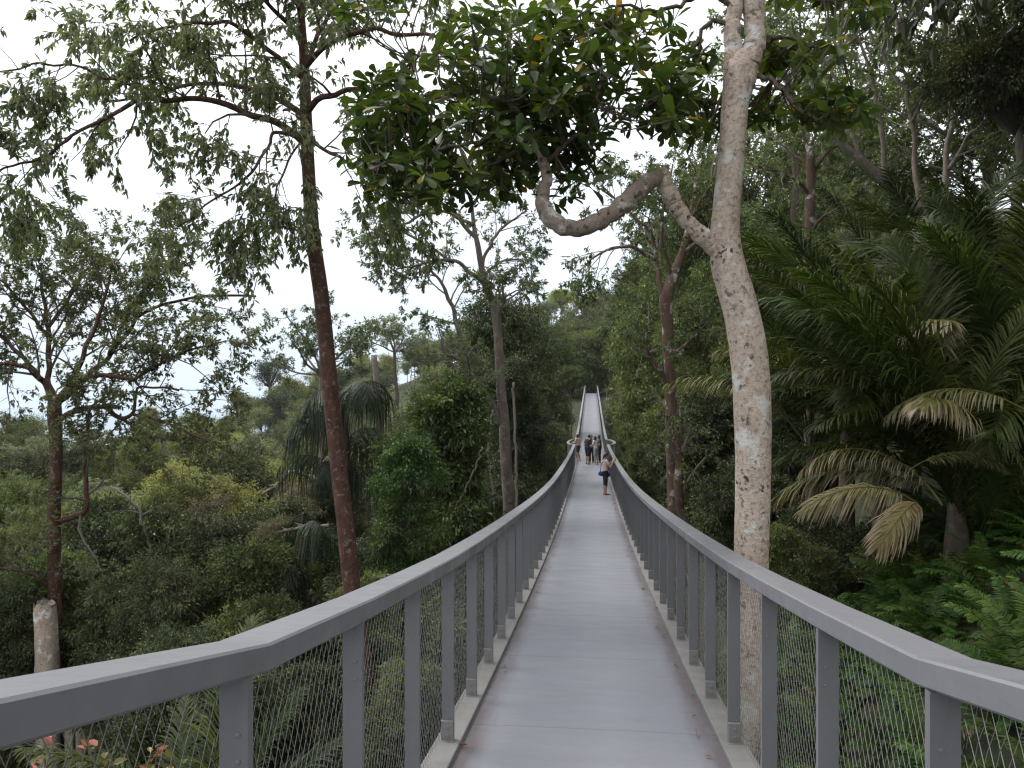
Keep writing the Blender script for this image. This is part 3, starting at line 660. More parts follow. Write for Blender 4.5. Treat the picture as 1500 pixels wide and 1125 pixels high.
# ------------------------------------------------------------------ the pale tree with rosettes of large leaves
def pale_tree():
    rng = np.random.default_rng(77); d = 7.0
    tr = [(1090, 1200, d), (1091, 1125, d), (1099, 950, d), (1101, 800, d), (1103, 700, d), (1102, 600, d), (1097, 520, d), (1084, 450, d), (1068, 395, d), (1062, 350, d), (1065, 300, d), (1071, 230, d), (1077, 150, d), (1082, 100, d), (1083, 75, d)]
    wd = [50, 49, 49, 49, 50, 53, 54, 50, 50, 43, 40, 38, 38, 44, 20]
    tp = PL(*tr); rr = np.array([W(w, d) for w in wd])
    gz = float(ground_z(tp[0, 0], tp[0, 1])); tp = np.vstack([[tp[0, 0], d, gz - .3], tp]); rr = np.concatenate([[rr[0] * 1.3], rr])
    b0 = tp[0].copy()
    root = thing('pale_bark_tree', 'pale mottled tree with a crooked side limb and rosettes of large leaves', 'tree', tuple(b0))
    g = Geo(); tube(g, tp, rr, 24, 110, .025, rng); link('trunk', g.mesh('trunk', M['bark_white'], True, b0), root)
    limbs = [([(1078, 160, d), (1074, 95, d), (1074, 40, d), (1076, 0, d), (1070, -80, d), (1060, -180, d)], [24, 26, 24, 23, 20, 14]),
             ([(1080, 165, d), (1097, 95, d), (1106, 60, d), (1105, 20, d), (1100, -20, d), (1092, -90, d), (1096, -200, d)], [26, 30, 31, 31, 28, 24, 16]),
             ([(1058, 372, d), (1036, 352, d), (1012, 330, 6.95), (990, 300, 6.9), (975, 272, 6.87), (966, 252, 6.85)], [30, 25, 23, 23, 26, 20]),
             ([(968, 258, 6.85), (950, 266, 6.8), (930, 285, 6.75), (905, 306, 6.7), (870, 327, 6.65), (832, 335, 6.6), (808, 322, 6.6), (795, 300, 6.6), (796, 280, 6.6), (800, 262, 6.6), (792, 225, 6.65), (778, 190, 6.7)], [22, 30, 30, 27, 26, 24, 23, 22, 20, 17, 13, 10])]
    for pts, w in limbs:
        q = PL(*pts); r = np.array([W(x, p[2]) for x, p in zip(w, pts)])
        q, r = resample(q, r, 46); lump = rng.normal(0, 1, 46); lump = np.convolve(lump, np.ones(5) / 3.2, 'same'); r = r * (1 + .075 * lump)
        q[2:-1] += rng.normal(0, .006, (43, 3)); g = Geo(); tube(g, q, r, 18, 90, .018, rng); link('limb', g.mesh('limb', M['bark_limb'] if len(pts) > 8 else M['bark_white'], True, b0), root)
    # thinner limbs that carry the rosettes
    thin = [[(778, 190, 6.7), (745, 155, 6.7), (690, 135, 6.8), (620, 140, 6.9), (550, 160, 7)],
            [(785, 205, 6.7), (730, 205, 6.6), (670, 215, 6.5), (600, 225, 6.5), (540, 250, 6.5)],
            [(790, 220, 6.7), (800, 170, 6.9), (790, 110, 7.1), (760, 60, 7.2)],
            [(778, 190, 6.7), (720, 110, 7.1), (660, 80, 7.3), (600, 90, 7.4)],
            [(795, 240, 6.7), (840, 200, 6.6), (870, 170, 6.6), (880, 120, 6.6)],
            [(780, 200, 6.7), (700, 255, 6.9), (640, 275, 7.1)],
            [(1074, 10, 7), (1040, -10, 6.9), (990, 10, 6.8), (950, 18, 6.7), (915, 8, 6.6), (880, 40, 6.5)],
            [(1076, 40, 7), (1040, 30, 7), (1025, 55, 7), (1000, 100, 7), (960, 150, 6.9)],
            [(1074, -30, 7), (1000, -40, 7.1), (930, -30, 7.2), (850, 20, 7.2), (800, 60, 7.2)],
            [(1025, 55, 7), (1000, 130, 7.3), (930, 140, 7.4), (880, 120, 7.4)],
            [(1108, 110, 7), (1130, 118, 6.9), (1150, 135, 6.8), (1175, 160, 6.7), (1200, 175, 6.6), (1235, 165, 6.6)],
            [(1110, 60, 7), (1150, 55, 7.1), (1190, 70, 7.2), (1230, 75, 7.2)],
            [(1100, -60, 7), (1150, -20, 6.8), (1200, 0, 6.7), (1260, -5, 6.6)],
            [(1070, 150, 7.1), (1040, 150, 7.2), (1000, 150, 7.3)]]
    gt = Geo(); C_ = []
    for t in thin:
        q, r = resample(PL(*t), np.linspace(W(8, 7), W(3, 7), len(t)), 24); q[1:] += rng.normal(0, .012, q[1:].shape)
        tube(gt, q, r, 7); C_.append(q[4:])
    C_ = np.concatenate(C_)
    zones = [(700, 170, 185, 105, 139), (760, 110, 120, 70, 43), (600, 230, 95, 65, 37), (830, 215, 55, 75, 23), (945, 110, 105, 75, 72), (900, 40, 90, 40, 20), (1010, 170, 60, 30, 23),
             (1170, 160, 95, 26, 34), (1160, 75, 80, 25, 26), (1220, -5, 90, 22, 13), (560, 0, 110, 20, 8), (640, 275, 95, 35, 22), (790, 235, 70, 60, 22), (760, 40, 110, 35, 26), (590, 160, 70, 50, 18), (1255, 165, 20, 15, 4)]
    pos, dirs, siz, tone = [], [], [], []
    tw = []
    for (cx, cy_, rx, ry, n) in zones:
        for _ in range(n):
            a_ = rng.uniform(0, 2 * np.pi); q = math.sqrt(rng.uniform(0, 1))
            px, py = cx + rx * q * math.cos(a_), cy_ + ry * q * math.sin(a_)
            p = P(px, py, (7.0 + rng.normal(0, .42)) if not 1035 < px < 1150 else 7.42 + abs(rng.normal(0, .3)))
            near = C_[np.argmin(((C_ - p) ** 2).sum(1) + 9.0 * ((C_[:, 0] < 2.03) != (p[0] < 2.03)))]; v = p - near; L = np.linalg.norm(v)
            mid = near + v * .5 + np.array([0, 0, -.10 * L]) + rng.normal(0, .03, 3)
            tw.append([near, near * .5 + mid * .5, mid, p * .6 + mid * .4, p])
            ax = nrm(v / max(L, .05) * .6 + np.array([0, 0, .75]) + rng.normal(0, .3, 3))
            m = rng.integers(7, 11); az = np.arange(m) * 2.4 + rng.uniform(0, 6)
            e1 = nrm(np.cross(ax, [.3, .8, .1])); e2 = np.cross(ax, e1)
            el = rng.uniform(-.25, .55, m)[:, None]
            dd = nrm(np.cos(az)[:, None] * e1 + np.sin(az)[:, None] * e2 + el * ax + np.array([0, 0, -.12]))
            pos.append(p + dd * .012 + ax * rng.uniform(-.04, .03, (m, 1))); dirs.append(dd); siz.append(rng.uniform(.11, .205, m)); tone.append(np.clip(rng.uniform(0, .72) + rng.normal(0, .12, m) + (rng.uniform(0, 1, m) > .965) * .5, 0, 1))
    tubes(gt, np.array(tw), np.broadcast_to(np.linspace(.009, .005, 5), (len(tw), 5)), 4)
    link('branches', gt.mesh('branches', M['bark_brown'], False, b0), root, kind='stuff')
    pos, dirs, siz, tone = map(np.concatenate, (pos, dirs, siz, tone))
    px = 750 + FPX * pos[:, 0] / pos[:, 1]; py = 562.5 - FPX * pos[:, 2] / pos[:, 1]
    score = siz / pos[:, 1] * ((px > 0) & (px < 1500) & (py > 0))
    order = np.argsort(-score); big, rest = order[:300], order[300:]
    for i in big:
        g = Geo(); leaves(g, pos[i:i + 1], dirs[i:i + 1], siz[i:i + 1], .42, rng, 'obovate', tone[i:i + 1])
        link('leaf', g.mesh('leaf', M['leaf_big'], True, b0), root)
    g = Geo(); leaves(g, pos[rest], dirs[rest], siz[rest], .42, rng, 'obovate', tone[rest])
    link('crown', g.mesh('crown', M['leaf_big'], True, b0), root, kind='stuff')
pale_tree()

# ------------------------------------------------------------------ forest: crowns built once, copied as individuals
def norm_crown(gs, R, H):
    lv = gs[0]; A = np.concatenate(lv.V); top = np.percentile(A[:, 2], 99.3); wid = np.percentile(np.hypot(A[:, 0], A[:, 1]), 97)
    for g in gs: g.V = [v * np.array([R / wid, R / wid, H / top]) for v in g.V]
def lib_open(seed, R, H, leaf, mat, nl=7, per=9, dens=(6, 5, 3), asp=.45, up=.2, droop=.3):
    """open crown on spreading limbs; fork at the origin, top near z = H"""
    rng = np.random.default_rng(seed); az = np.arange(nl) * 2.399 + rng.uniform(0, .6, nl)
    el = np.linspace(.25, 1.4, nl); pts = np.zeros((nl, 7, 3)); d = np.stack([np.cos(az) * np.cos(el), np.sin(az) * np.cos(el), np.sin(el)], -1)
    L = np.sqrt((R * .8 * np.cos(el)) ** 2 + (H * .82 * np.sin(el)) ** 2)
    for q in range(1, 7):
        d = nrm(d + rng.normal(0, .16, d.shape) + np.array([0, 0, .03])); pts[:, q] = pts[:, q - 1] + d * (L / 6)[:, None]
    rad = np.linspace(.014 * R + .015, .005 * R, 7)[None, :].repeat(nl, 0)
    g, lv = Geo(), Geo(); tubes(g, pts, rad, 6)
    p1, r1 = spawn(rng, pts, rad, dens[0], .25, 1, R * .42, (30, 75), up, .15, 0, flat=.2); tubes(g, p1, np.maximum(r1, .012), 4)
    p2, r2 = spawn(rng, p1, r1, dens[1], .2, 1, R * .2, (30, 75), up * .6, .15, .03, k=4); tubes(g, p2, np.maximum(r2, .008), 3)
    p3, r3 = spawn(rng, p2, r2, dens[2], .3, 1, R * .11, (25, 70), 0, .15, .06, k=4)
    leaf_twigs(lv, rng, p3, per, leaf, asp, droop, 'diamond', .9, clump=.65); leaf_twigs(lv, rng, p2, per, leaf, asp, droop, 'diamond', .9)
    norm_crown((lv, g), R, H); return lv.mesh('crown', mat), g.mesh('branches', M['twig_mid']), R, H

def lib_dense(seed, R, H, leaf, mat, nclump=260, per=70, asp=.45, lumps=9, droop=.45, shape='diamond', twigm='twig', inner=.55):
    """dense crown of overlapping leafy lobes, uneven outline; base at z = 0, top near z = H"""
    rng = np.random.default_rng(seed); g, lv = Geo(), Geo()
    lc = np.stack([rng.normal(0, .46, lumps) * R, rng.normal(0, .46, lumps) * R, rng.uniform(.25, .78, lumps) * H], -1)
    lc[:, :2] *= (1.25 - (lc[:, 2] / H))[:, None]; lr = rng.uniform(.26, .46, lumps) * min(R, H * .8); lc[0] = (0, 0, .70 * H)
    which = rng.choice(lumps, nclump, p=lr ** 2 / (lr ** 2).sum()); dv = nrm(rng.normal(0, 1, (nclump, 3)) + np.array([0, 0, .35]))
    rr = lr[which] * rng.uniform(inner, 1.0, nclump) ** .5; shoot = rng.uniform(0, 1, nclump) > .82; rr = np.where(shoot, lr[which] * rng.uniform(1.05, 1.55, nclump), rr)
    cc = lc[which] + dv * rr[:, None] * np.array([1, 1, .8]); cc[:, 2] = np.clip(cc[:, 2], .02 * H, H)
    M_ = nclump * per; par = np.repeat(np.arange(nclump), per); sg = .068 * min(R, H) + leaf * .5
    off = rng.normal(0, 1, (M_, 3)) * np.array([1, 1, .55]) * sg * np.where(shoot, .45, rng.uniform(.6, 1.3, nclump))[par][:, None]
    off += (shoot[par] * rng.uniform(-1.2, .6, M_) * sg * 1.4)[:, None] * dv[par]
    d = nrm(off / sg * .6 + dv[par] * .5 + rng.normal(0, .5, (M_, 3)) + np.array([0, 0, -droop]))
    tone = np.clip(.7 * rng.uniform(0, 1, nclump)[par] + .3 * rng.uniform(0, 1, M_), 0, 1)
    leaves(lv, cc[par] + off, d, leaf * rng.uniform(.55, 1.2, M_) * rng.uniform(.7, 1.35, nclump)[par], asp, rng, shape, tone)
    st = np.stack([np.zeros((nclump, 3)) + np.array([0, 0, .02]), lc[which] * .45, lc[which] * .9, cc], 1)
    st[:, 1:3] += rng.normal(0, .03 * R, st[:, 1:3].shape); tubes(g, st, np.broadcast_to(np.array([.016, .011, .007, .003]) * (R * .5 + .6), (nclump, 4)), 3)
    norm_crown((lv, g), R, H); return lv.mesh('crown', mat), g.mesh('branches', M[twigm]), R, H

LIB = {
 'open_a': lib_open(101, 4.0, 4.2, .16, M['leaf_t2'], 8, 8),
 'open_b': lib_open(102, 4.0, 5.0, .16, M['leaf_mid'], 9, 9),
 'open_pale': lib_open(103, 4.0, 3.6, .20, M['leaf_pale'], 7, 7),
 'dense_dark': lib_dense(111, 3.0, 5.6, .18, M['leaf_dark'], 420, 62, lumps=14),
 'dense_mid': lib_dense(112, 3.0, 4.6, .18, M['leaf_mid'], 400, 60, lumps=12),
 'dense_mid2': lib_dense(113, 3.2, 5.2, .20, M['leaf_mid'], 400, 60, lumps=15),
 'dense_lite': lib_dense(114, 3.0, 4.0, .18, M['leaf_lite'], 360, 60, lumps=11),
 'dense_dark2': lib_dense(115, 3.2, 4.8, .18, M['leaf_dark'], 420, 62, lumps=16),
 'bush_dark': lib_dense(121, 1.6, 2.2, .135, M['leaf_dark'], 240, 60, lumps=10),
 'bush_mid': lib_dense(122, 1.6, 2.0, .135, M['leaf_mid'], 240, 60, lumps=10),
 'bush_bright': lib_dense(123, 1.8, 3.6, .15, M['leaf_bright'], 300, 50, lumps=12, shape='lance', asp=.4),
 'bush_dry': lib_dense(124, 1.5, 1.8, .10, M['leaf_dry'], 130, 34, lumps=8, twigm='twig_pale'),
 'far_a': lib_dense(131, 4.5, 6.0, .34, M['leaf_mid'], 230, 30, lumps=12),
 'far_b': lib_dense(132, 4.5, 5.2, .36, M['leaf_lite'], 210, 30, lumps=10),
 'far_c': lib_dense(133, 4.0, 6.5, .34, M['leaf_dark'], 230, 30, lumps=13),
 'far_d': lib_open(134, 5.0, 5.5, .40, M['leaf_pale'], 7, 6, (5, 4, 2)),
}
def unit_trunk(seed, mat):
    rng = np.random.default_rng(seed); z = np.linspace(0, 1, 9); p = np.stack([rng.normal(0, .5, 9), rng.normal(0, .5, 9), z], -1); p[0, :2] = 0; p[-1, :2] = 0
    K, n = 26, 9; zz = np.linspace(0, 1, K); cx, cy_ = np.interp(zz, z, p[:, 0]), np.interp(zz, z, p[:, 1]); th = np.linspace(0, 6.2832, n, endpoint=False)
    rr = np.linspace(1.0, .5, K)[:, None] * (1 + .06 * rng.normal(0, 1, (K, n))) * (1 + .35 * np.exp(-zz * 14))[:, None]
    V = np.stack([cx[:, None] + rr * np.cos(th), cy_[:, None] + rr * np.sin(th), zz[:, None] + 0 * rr], -1).reshape(-1, 3)
    i = np.arange(K - 1)[:, None] * n; j = np.arange(n)[None, :]
    g = Geo(); g.add(V, np.stack([i + j, i + (j + 1) % n, i + n + (j + 1) % n, i + n + j], -1).reshape(-1, 4)); return g.mesh('trunk', mat, True)
TRUNKS = [unit_trunk(1, M['bark_brown']), unit_trunk(2, M['bark_grey']), unit_trunk(3, M['bark_brown']), unit_trunk(4, M['bark_grey']), unit_trunk(5, M['bark_lichen'])]
FR = np.random.default_rng(5)
def forest_tree(x, y, ztop, width, kind, name, label, cat='tree', group=None, trunk_r=None, squash=1.0, tk=None, clear=True, fill=None):
    if clear and -4 < y < 124:                     # keep crowns off the walkway
        u = x - y * 116 / FPX; m = width * .52 + 1.55
        if abs(u) < m: x += (math.copysign(m, u) - u)
    cm, bm, R, H = LIB[kind]; s = width / (2 * R); gz = float(ground_z(x, y)) - .15
    hc = H * s * squash; zc = ztop - hc
    if zc < gz: zc = gz; hc = max(ztop - gz, .5); squash = hc / (H * s)
    root = thing(name, label, cat, (x, y, gz), FR.uniform(0, 6.28), group)
    L = zc - gz + (.015 if kind[:4] == 'open' or kind == 'far_d' else .12) * hc; r = trunk_r or (.055 * width + .02)
    link('trunk', TRUNKS[FR.integers(0, 4) if tk is None else tk], root, (0, 0, 0), (0, 0, 0), (r, r, L))
    link('branches', bm, root, (0, 0, zc - gz), (0, 0, 0), (s, s, s * squash), kind='stuff')
    link('crown', cm, root, (0, 0, zc - gz), (0, 0, 0), (s, s, s * squash), kind='stuff')
    if fill:                                       # lower tiers of the crown, down towards the ground
        low = (1 - fill) * (ztop - gz); z = zc - gz
        for q in range(4):
            if z < low + .15 * hc: break
            z = max(z - .52 * hc, low - .1 * hc); k = s * FR.uniform(.9, 1.12); a = FR.uniform(0, 6.28); e = FR.normal(0, .06 * width, 2)
            link('branches', bm, root, (e[0], e[1], z), (0, 0, a), (k, k, k * squash), kind='stuff'); link('crown', cm, root, (e[0], e[1], z), (0, 0, a), (k, k, k * squash), kind='stuff')
    return root
def at_px(px, py, d): p = P(px, py, d); return p[0], p[1], p[2]

def forest():
    rng = np.random.default_rng(9)
    def T(px, py, d, wpx, kind, name, label, **k):
        x, y, z = at_px(px, py, d); return forest_tree(x, y, z, wpx * d / FPX, kind, name, label, **k)
    # individuals that the eye picks out
    T(650, 556, 18, 165, 'bush_bright', 'leafy_tree', 'bright glossy-leaved small tree between the tall red trunk and the forked tree', trunk_r=.08, fill=.9)
    T(600, 640, 15.5, 120, 'bush_bright', 'leafy_shrub', 'dense bright green shrub at the foot of the glossy-leaved tree', cat='shrub', trunk_r=.05, fill=.95)
    T(795, 432, 34, 175, 'dense_dark', 'evergreen_tree', 'dark dense evergreen tree beside the bridge, left of the walkers', trunk_r=.22, fill=.85)
    T(765, 520, 29, 110, 'dense_dark2', 'evergreen_tree', 'lower dark evergreen in front of the tall dense evergreen by the forked trunk', trunk_r=.18, fill=.85)
    T(815, 590, 38, 90, 'dense_dark', 'evergreen_tree', 'dark low tree pressed against the bridge left of the viewing bays', trunk_r=.15, fill=.85)
    T(850, 470, 66, 110, 'dense_mid', 'overhanging_tree', 'green tree overhanging the far ramp of the bridge from its left side', trunk_r=.2, fill=.8)
    T(578, 462, 75, 120, 'open_pale', 'pale_tree', 'pale thin-crowned tree with grey trunk on the slope right of the tall red trunk', trunk_r=.3)
    T(395, 528, 170, 50, 'far_c', 'lone_tree', 'lone dark tree standing up from the hill skyline above the sea', trunk_r=.35)
    T(345, 567, 175, 38, 'far_d', 'lone_tree', 'smaller pale lone tree on the skyline left of the dark one', trunk_r=.25)
    T(470, 430, 48, 190, 'open_b', 'airy_tree', 'airy green tree with high crown directly behind the tall red trunk', trunk_r=.2)
    T(920, 330, 42, 210, 'dense_mid', 'green_tree', 'broad green tree behind the twin lichen trunks', trunk_r=.25, fill=.85)
    T(905, 370, 62, 150, 'dense_mid2', 'green_tree', 'tall green tree above the far end of the ramp', trunk_r=.25, fill=.85)
    T(1010, 180, 34, 250, 'open_b', 'grey_stemmed_tree', 'tall thin tree with grey stems behind the crooked limb', trunk_r=.15)
    T(1120, 350, 27, 190, 'dense_mid2', 'green_tree', 'rounded green tree directly behind the white trunk', trunk_r=.16, fill=.85)
    T(1250, 290, 24, 190, 'dense_mid', 'green_tree', 'rounded green tree between the slim blotched trunk and the palms', trunk_r=.16, fill=.85)
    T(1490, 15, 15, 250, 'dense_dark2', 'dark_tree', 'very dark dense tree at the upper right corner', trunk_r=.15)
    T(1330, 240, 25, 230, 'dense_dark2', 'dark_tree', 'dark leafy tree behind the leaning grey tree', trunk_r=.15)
    T(1160, -40, 30, 330, 'open_a', 'high_tree', 'high feathery tree crown at the top behind the pale trunk', trunk_r=.2)
    T(940, 590, 30, 120, 'bush_mid', 'valley_shrub', 'green shrub beside the right railing near the woman with the blue bag', cat='shrub', trunk_r=.06)
    T(925, 640, 25, 90, 'bush_dark', 'valley_shrub', 'dark shrub below the right railing nearest the twin trunks', cat='shrub', trunk_r=.05)
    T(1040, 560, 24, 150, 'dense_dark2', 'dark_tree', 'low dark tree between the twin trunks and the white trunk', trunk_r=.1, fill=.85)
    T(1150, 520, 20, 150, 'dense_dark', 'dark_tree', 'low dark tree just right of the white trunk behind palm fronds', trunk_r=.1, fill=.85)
    T(905, 520, 52, 70, 'bush_mid', 'ramp_shrub', 'pale green shrub growing along the right side of the ramp', cat='shrub', trunk_r=.05)
    T(1450, -90, 22, 330, 'open_b', 'high_tree', 'tall open-crowned tree at the top right above the very dark tree', trunk_r=.16, fill=.55)
    T(1250, 50, 32, 280, 'open_a', 'high_tree', 'feathery tree crown between the slim blotched trunk and the leaning tree', trunk_r=.2, fill=.6)
    T(1125, 170, 40, 230, 'open_b', 'high_tree', 'open green crown beside the white trunk, left of the slim blotched trunk', trunk_r=.2, fill=.7)
    T(1225, 190, 46, 200, 'dense_mid', 'green_tree', 'dense green crown far behind the slim blotched trunk', trunk_r=.2, fill=.8)
    T(955, 205, 38, 210, 'open_b', 'high_tree', 'open green crown rising through the loop of the crooked limb', trunk_r=.16, fill=.7)
    T(1035, 260, 31, 170, 'dense_mid2', 'green_tree', 'dense green crown filling the angle between crooked limb and white trunk', trunk_r=.16, fill=.85)
    T(905, 300, 48, 150, 'open_b', 'high_tree', 'open green crown over the bridge ramp, right of the sky gap', trunk_r=.16, fill=.7)
    T(1320, 330, 21, 220, 'dense_mid2', 'green_tree', 'leafy crown immediately above the upright palm fronds', trunk_r=.16, fill=.85)
    for k in range(30):
        d = rng.uniform(125, 165) if k > 12 else rng.uniform(125, 132); x = d * .103 + (rng.uniform(-26, 30) if k > 12 else (k - 6) * 3.0)
        forest_tree(x, d, float(ground_z(x, d)) + rng.uniform(8, 12), rng.uniform(7, 10), ['far_a', 'far_c', 'far_a'][rng.integers(0, 3)], 'hilltop_tree', 'tree closing the view behind the top end of the ramp', group='trees behind the top of the ramp', trunk_r=.2, fill=.95)
    for (x, y, z, w, kd, lb) in ((9.5, 8.5, 11.5, 9, 'dense_dark', 'dark tree overhanging the palms beyond the right edge'), (12, 14, 13.5, 9, 'dense_dark2', 'dark broad tree towering behind the palms at the right edge'),
                            (8.5, 2.0, 10.0, 8, 'dense_mid2', 'tree standing on the bank beside the viewer at the right'), (13, 6, 14, 9, 'dense_dark', 'dark tree higher on the bank at the right')):
        forest_tree(x, y, z, w, kd, 'bank_tree', lb, trunk_r=.2)
    for (px, py, d, w) in ((1165, 745, 12.5, 120), (1215, 765, 12, 120), (1265, 770, 11.5, 110), (1140, 770, 10.8, 90), (1190, 800, 10.5, 100), (1320, 790, 11, 120), (1130, 700, 15, 110), (1065, 700, 14, 100)):
        T(px, py, d, w, 'bush_dark' if d > 11 else 'bush_mid', 'bank_shrub', 'small shrub on the dark bank between the white trunk and the brown fronds', cat='shrub', group='shrubs between white trunk and brown fronds', trunk_r=.04, fill=.95)
    T(836, 536, 62, 56, 'dense_mid', 'overhanging_tree', 'small leafy tree leaning over the left rail at the start of the ramp', trunk_r=.09, clear=False)
    # left valley, rows of canopy going away from the railing
    lab = {'near': 'dark leafy shrub in the thicket below the left railing', 'mid': 'leafy tree in the dense canopy of the left valley',
           'far': 'small tree crown on the far forested hillside', 'right': 'dark forest tree on the slope behind the right railing', 'dry': 'twiggy half-bare bush among the left valley canopy',
           'lite': 'yellowish green tree top in the sunlit canopy of the left valley'}
    look = {'bush_dark': 'dark fine-leaved', 'bush_mid': 'mid green', 'dense_dark2': 'deep green broad-topped', 'dense_dark': 'deep green', 'dense_mid': 'mid green rounded', 'dense_mid2': 'mid green lumpy', 'open_b': 'open green', 'open_pale': 'pale airy',
            'far_a': 'mid green', 'far_b': 'yellowish green', 'far_c': 'dark green', 'far_d': 'pale open', 'dense_lite': 'yellowish green'}
    for d, n, y0, w in ((10, 9, 960, 150), (13, 9, 880, 140), (16, 9, 815, 135), (20, 9, 765, 130)):
        for k in range(n):
            px = -60 + (k + rng.uniform(.1, .9)) / n * 800
            if px > 560: px = 560 + (px - 560) * .8
            if px < 190 and d < 15: continue
            kind = ['bush_dark', 'bush_mid', 'bush_dark', 'dense_dark2'][rng.integers(0, 4)]
            T(px, y0 + rng.normal(0, 22), d + rng.uniform(-1.3, 1.3), w * rng.uniform(.8, 1.3), kind, 'thicket_shrub', look[kind] + ' shrub in the %s row of the thicket below the left railing' % {10: 'nearest', 13: 'second', 16: 'third', 20: 'last'}[d], cat='shrub', group='%s shrubs, thicket row at %d m' % (look[kind], d), trunk_r=.05, fill=.92)
    for d, n, y0, w in ((26, 9, 718, 130), (33, 10, 692, 125), (42, 11, 668, 110), (55, 12, 648, 95), (72, 13, 632, 80), (95, 15, 618, 66)):
        for k in range(n):
            px = -80 + (k + rng.uniform(.1, .9)) / n * 830
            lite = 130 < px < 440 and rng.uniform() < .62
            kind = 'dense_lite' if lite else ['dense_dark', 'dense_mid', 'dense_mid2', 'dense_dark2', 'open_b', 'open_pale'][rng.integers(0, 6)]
            yy = y0 + rng.normal(0, 16) - (28 if px > 520 else 0) - (0 if px > 250 else -10)
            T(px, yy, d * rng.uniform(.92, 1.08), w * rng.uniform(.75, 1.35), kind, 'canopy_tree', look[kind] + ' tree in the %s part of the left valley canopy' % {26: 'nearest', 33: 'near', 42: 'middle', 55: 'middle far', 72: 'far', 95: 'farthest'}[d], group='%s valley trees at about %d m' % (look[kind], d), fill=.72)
    for k in range(8):
        T(rng.uniform(120, 480), rng.uniform(690, 790), rng.uniform(18, 30), rng.uniform(60, 110), 'bush_dry', 'dry_bush', lab['dry'], cat='shrub', group='half-bare bushes in the left valley', trunk_r=.04)
    # far hill
    for k in range(190):
        d = rng.uniform(118, 270); px = rng.uniform(60, 1000); x = (px - 750) * d / FPX
        if abs(x - d * .103) < 5 and d < 130: continue
        h = rng.uniform(7, 12); w = rng.uniform(6.5, 10.5); z = float(ground_z(x, d)) + h
        kind = ['far_a', 'far_b', 'far_c', 'far_a', 'far_b', 'far_d'][rng.integers(0, 6)]; side = 'left half of the far hillside' if px < 480 else 'far hillside left of the ramp' if px < 860 else 'far hillside right of the ramp'
        forest_tree(x, d, z, w, kind, 'hillside_tree', '%s small tree crown on the %s' % (look[kind], side), group='%s trees, %s' % (look[kind], side), trunk_r=.16)
    # right slope
    for d, n, ylo, yhi in ((24, 6, 470, 560), (30, 7, 380, 520), (38, 8, 330, 470), (50, 9, 300, 430), (70, 9, 300, 420), (95, 9, 320, 430)):
        for k in range(n):
            px = 925 + (k + rng.uniform(.1, .9)) / n * 640 - (d > 45) * 45
            x = (px - 750) * d / FPX
            if x - d * .103 < 3.2: continue
            kind = ['dense_dark', 'dense_mid2', 'dense_dark2', 'dense_mid', 'open_b'][rng.integers(0, 5)]; where = 'left of the white trunk' if px < 1090 else 'right of the white trunk'
            T(px, rng.uniform(ylo, yhi), d * rng.uniform(.94, 1.06), rng.uniform(110, 170) * (24 / d) ** .4, kind, 'slope_tree', '%s forest tree on the right slope, %s' % (look[kind], where), group='%s slope trees %s' % (look[kind], where), fill=.8)
    for k in range(64):                              # undergrowth on the right bank
        d = rng.uniform(13, 46); u = rng.uniform(2.6, 5 + d * .42); x = u + d * .103; w = rng.uniform(2.2, 4.0)
        forest_tree(x, d, float(ground_z(x, d)) + rng.uniform(1.6, 3.6), w, ['bush_dark', 'bush_mid', 'bush_dark', 'dense_dark'][rng.integers(0, 4)], 'undergrowth_shrub', 'dark shrub in the undergrowth of the right bank', 'shrub', 'shrubs in the right undergrowth', .05)
    for d, px in ((48, 905), (53, 900), (58, 893), (64, 890), (70, 888), (77, 887), (85, 886), (60, 912), (70, 905), (80, 900), (48, 822), (54, 828), (60, 834), (68, 838), (76, 842), (43, 925), (38, 940), (36, 800)):
        T(px, 640 - (d - 40) * 1.1 + rng.normal(0, 5), d, 52, ['bush_mid', 'bush_dark', 'dense_mid'][rng.integers(0, 3)], 'bridge_side_tree', 'small leafy tree crowding the far half of the footbridge', group='small trees along the far half of the bridge', trunk_r=.07, fill=.9)
forest()

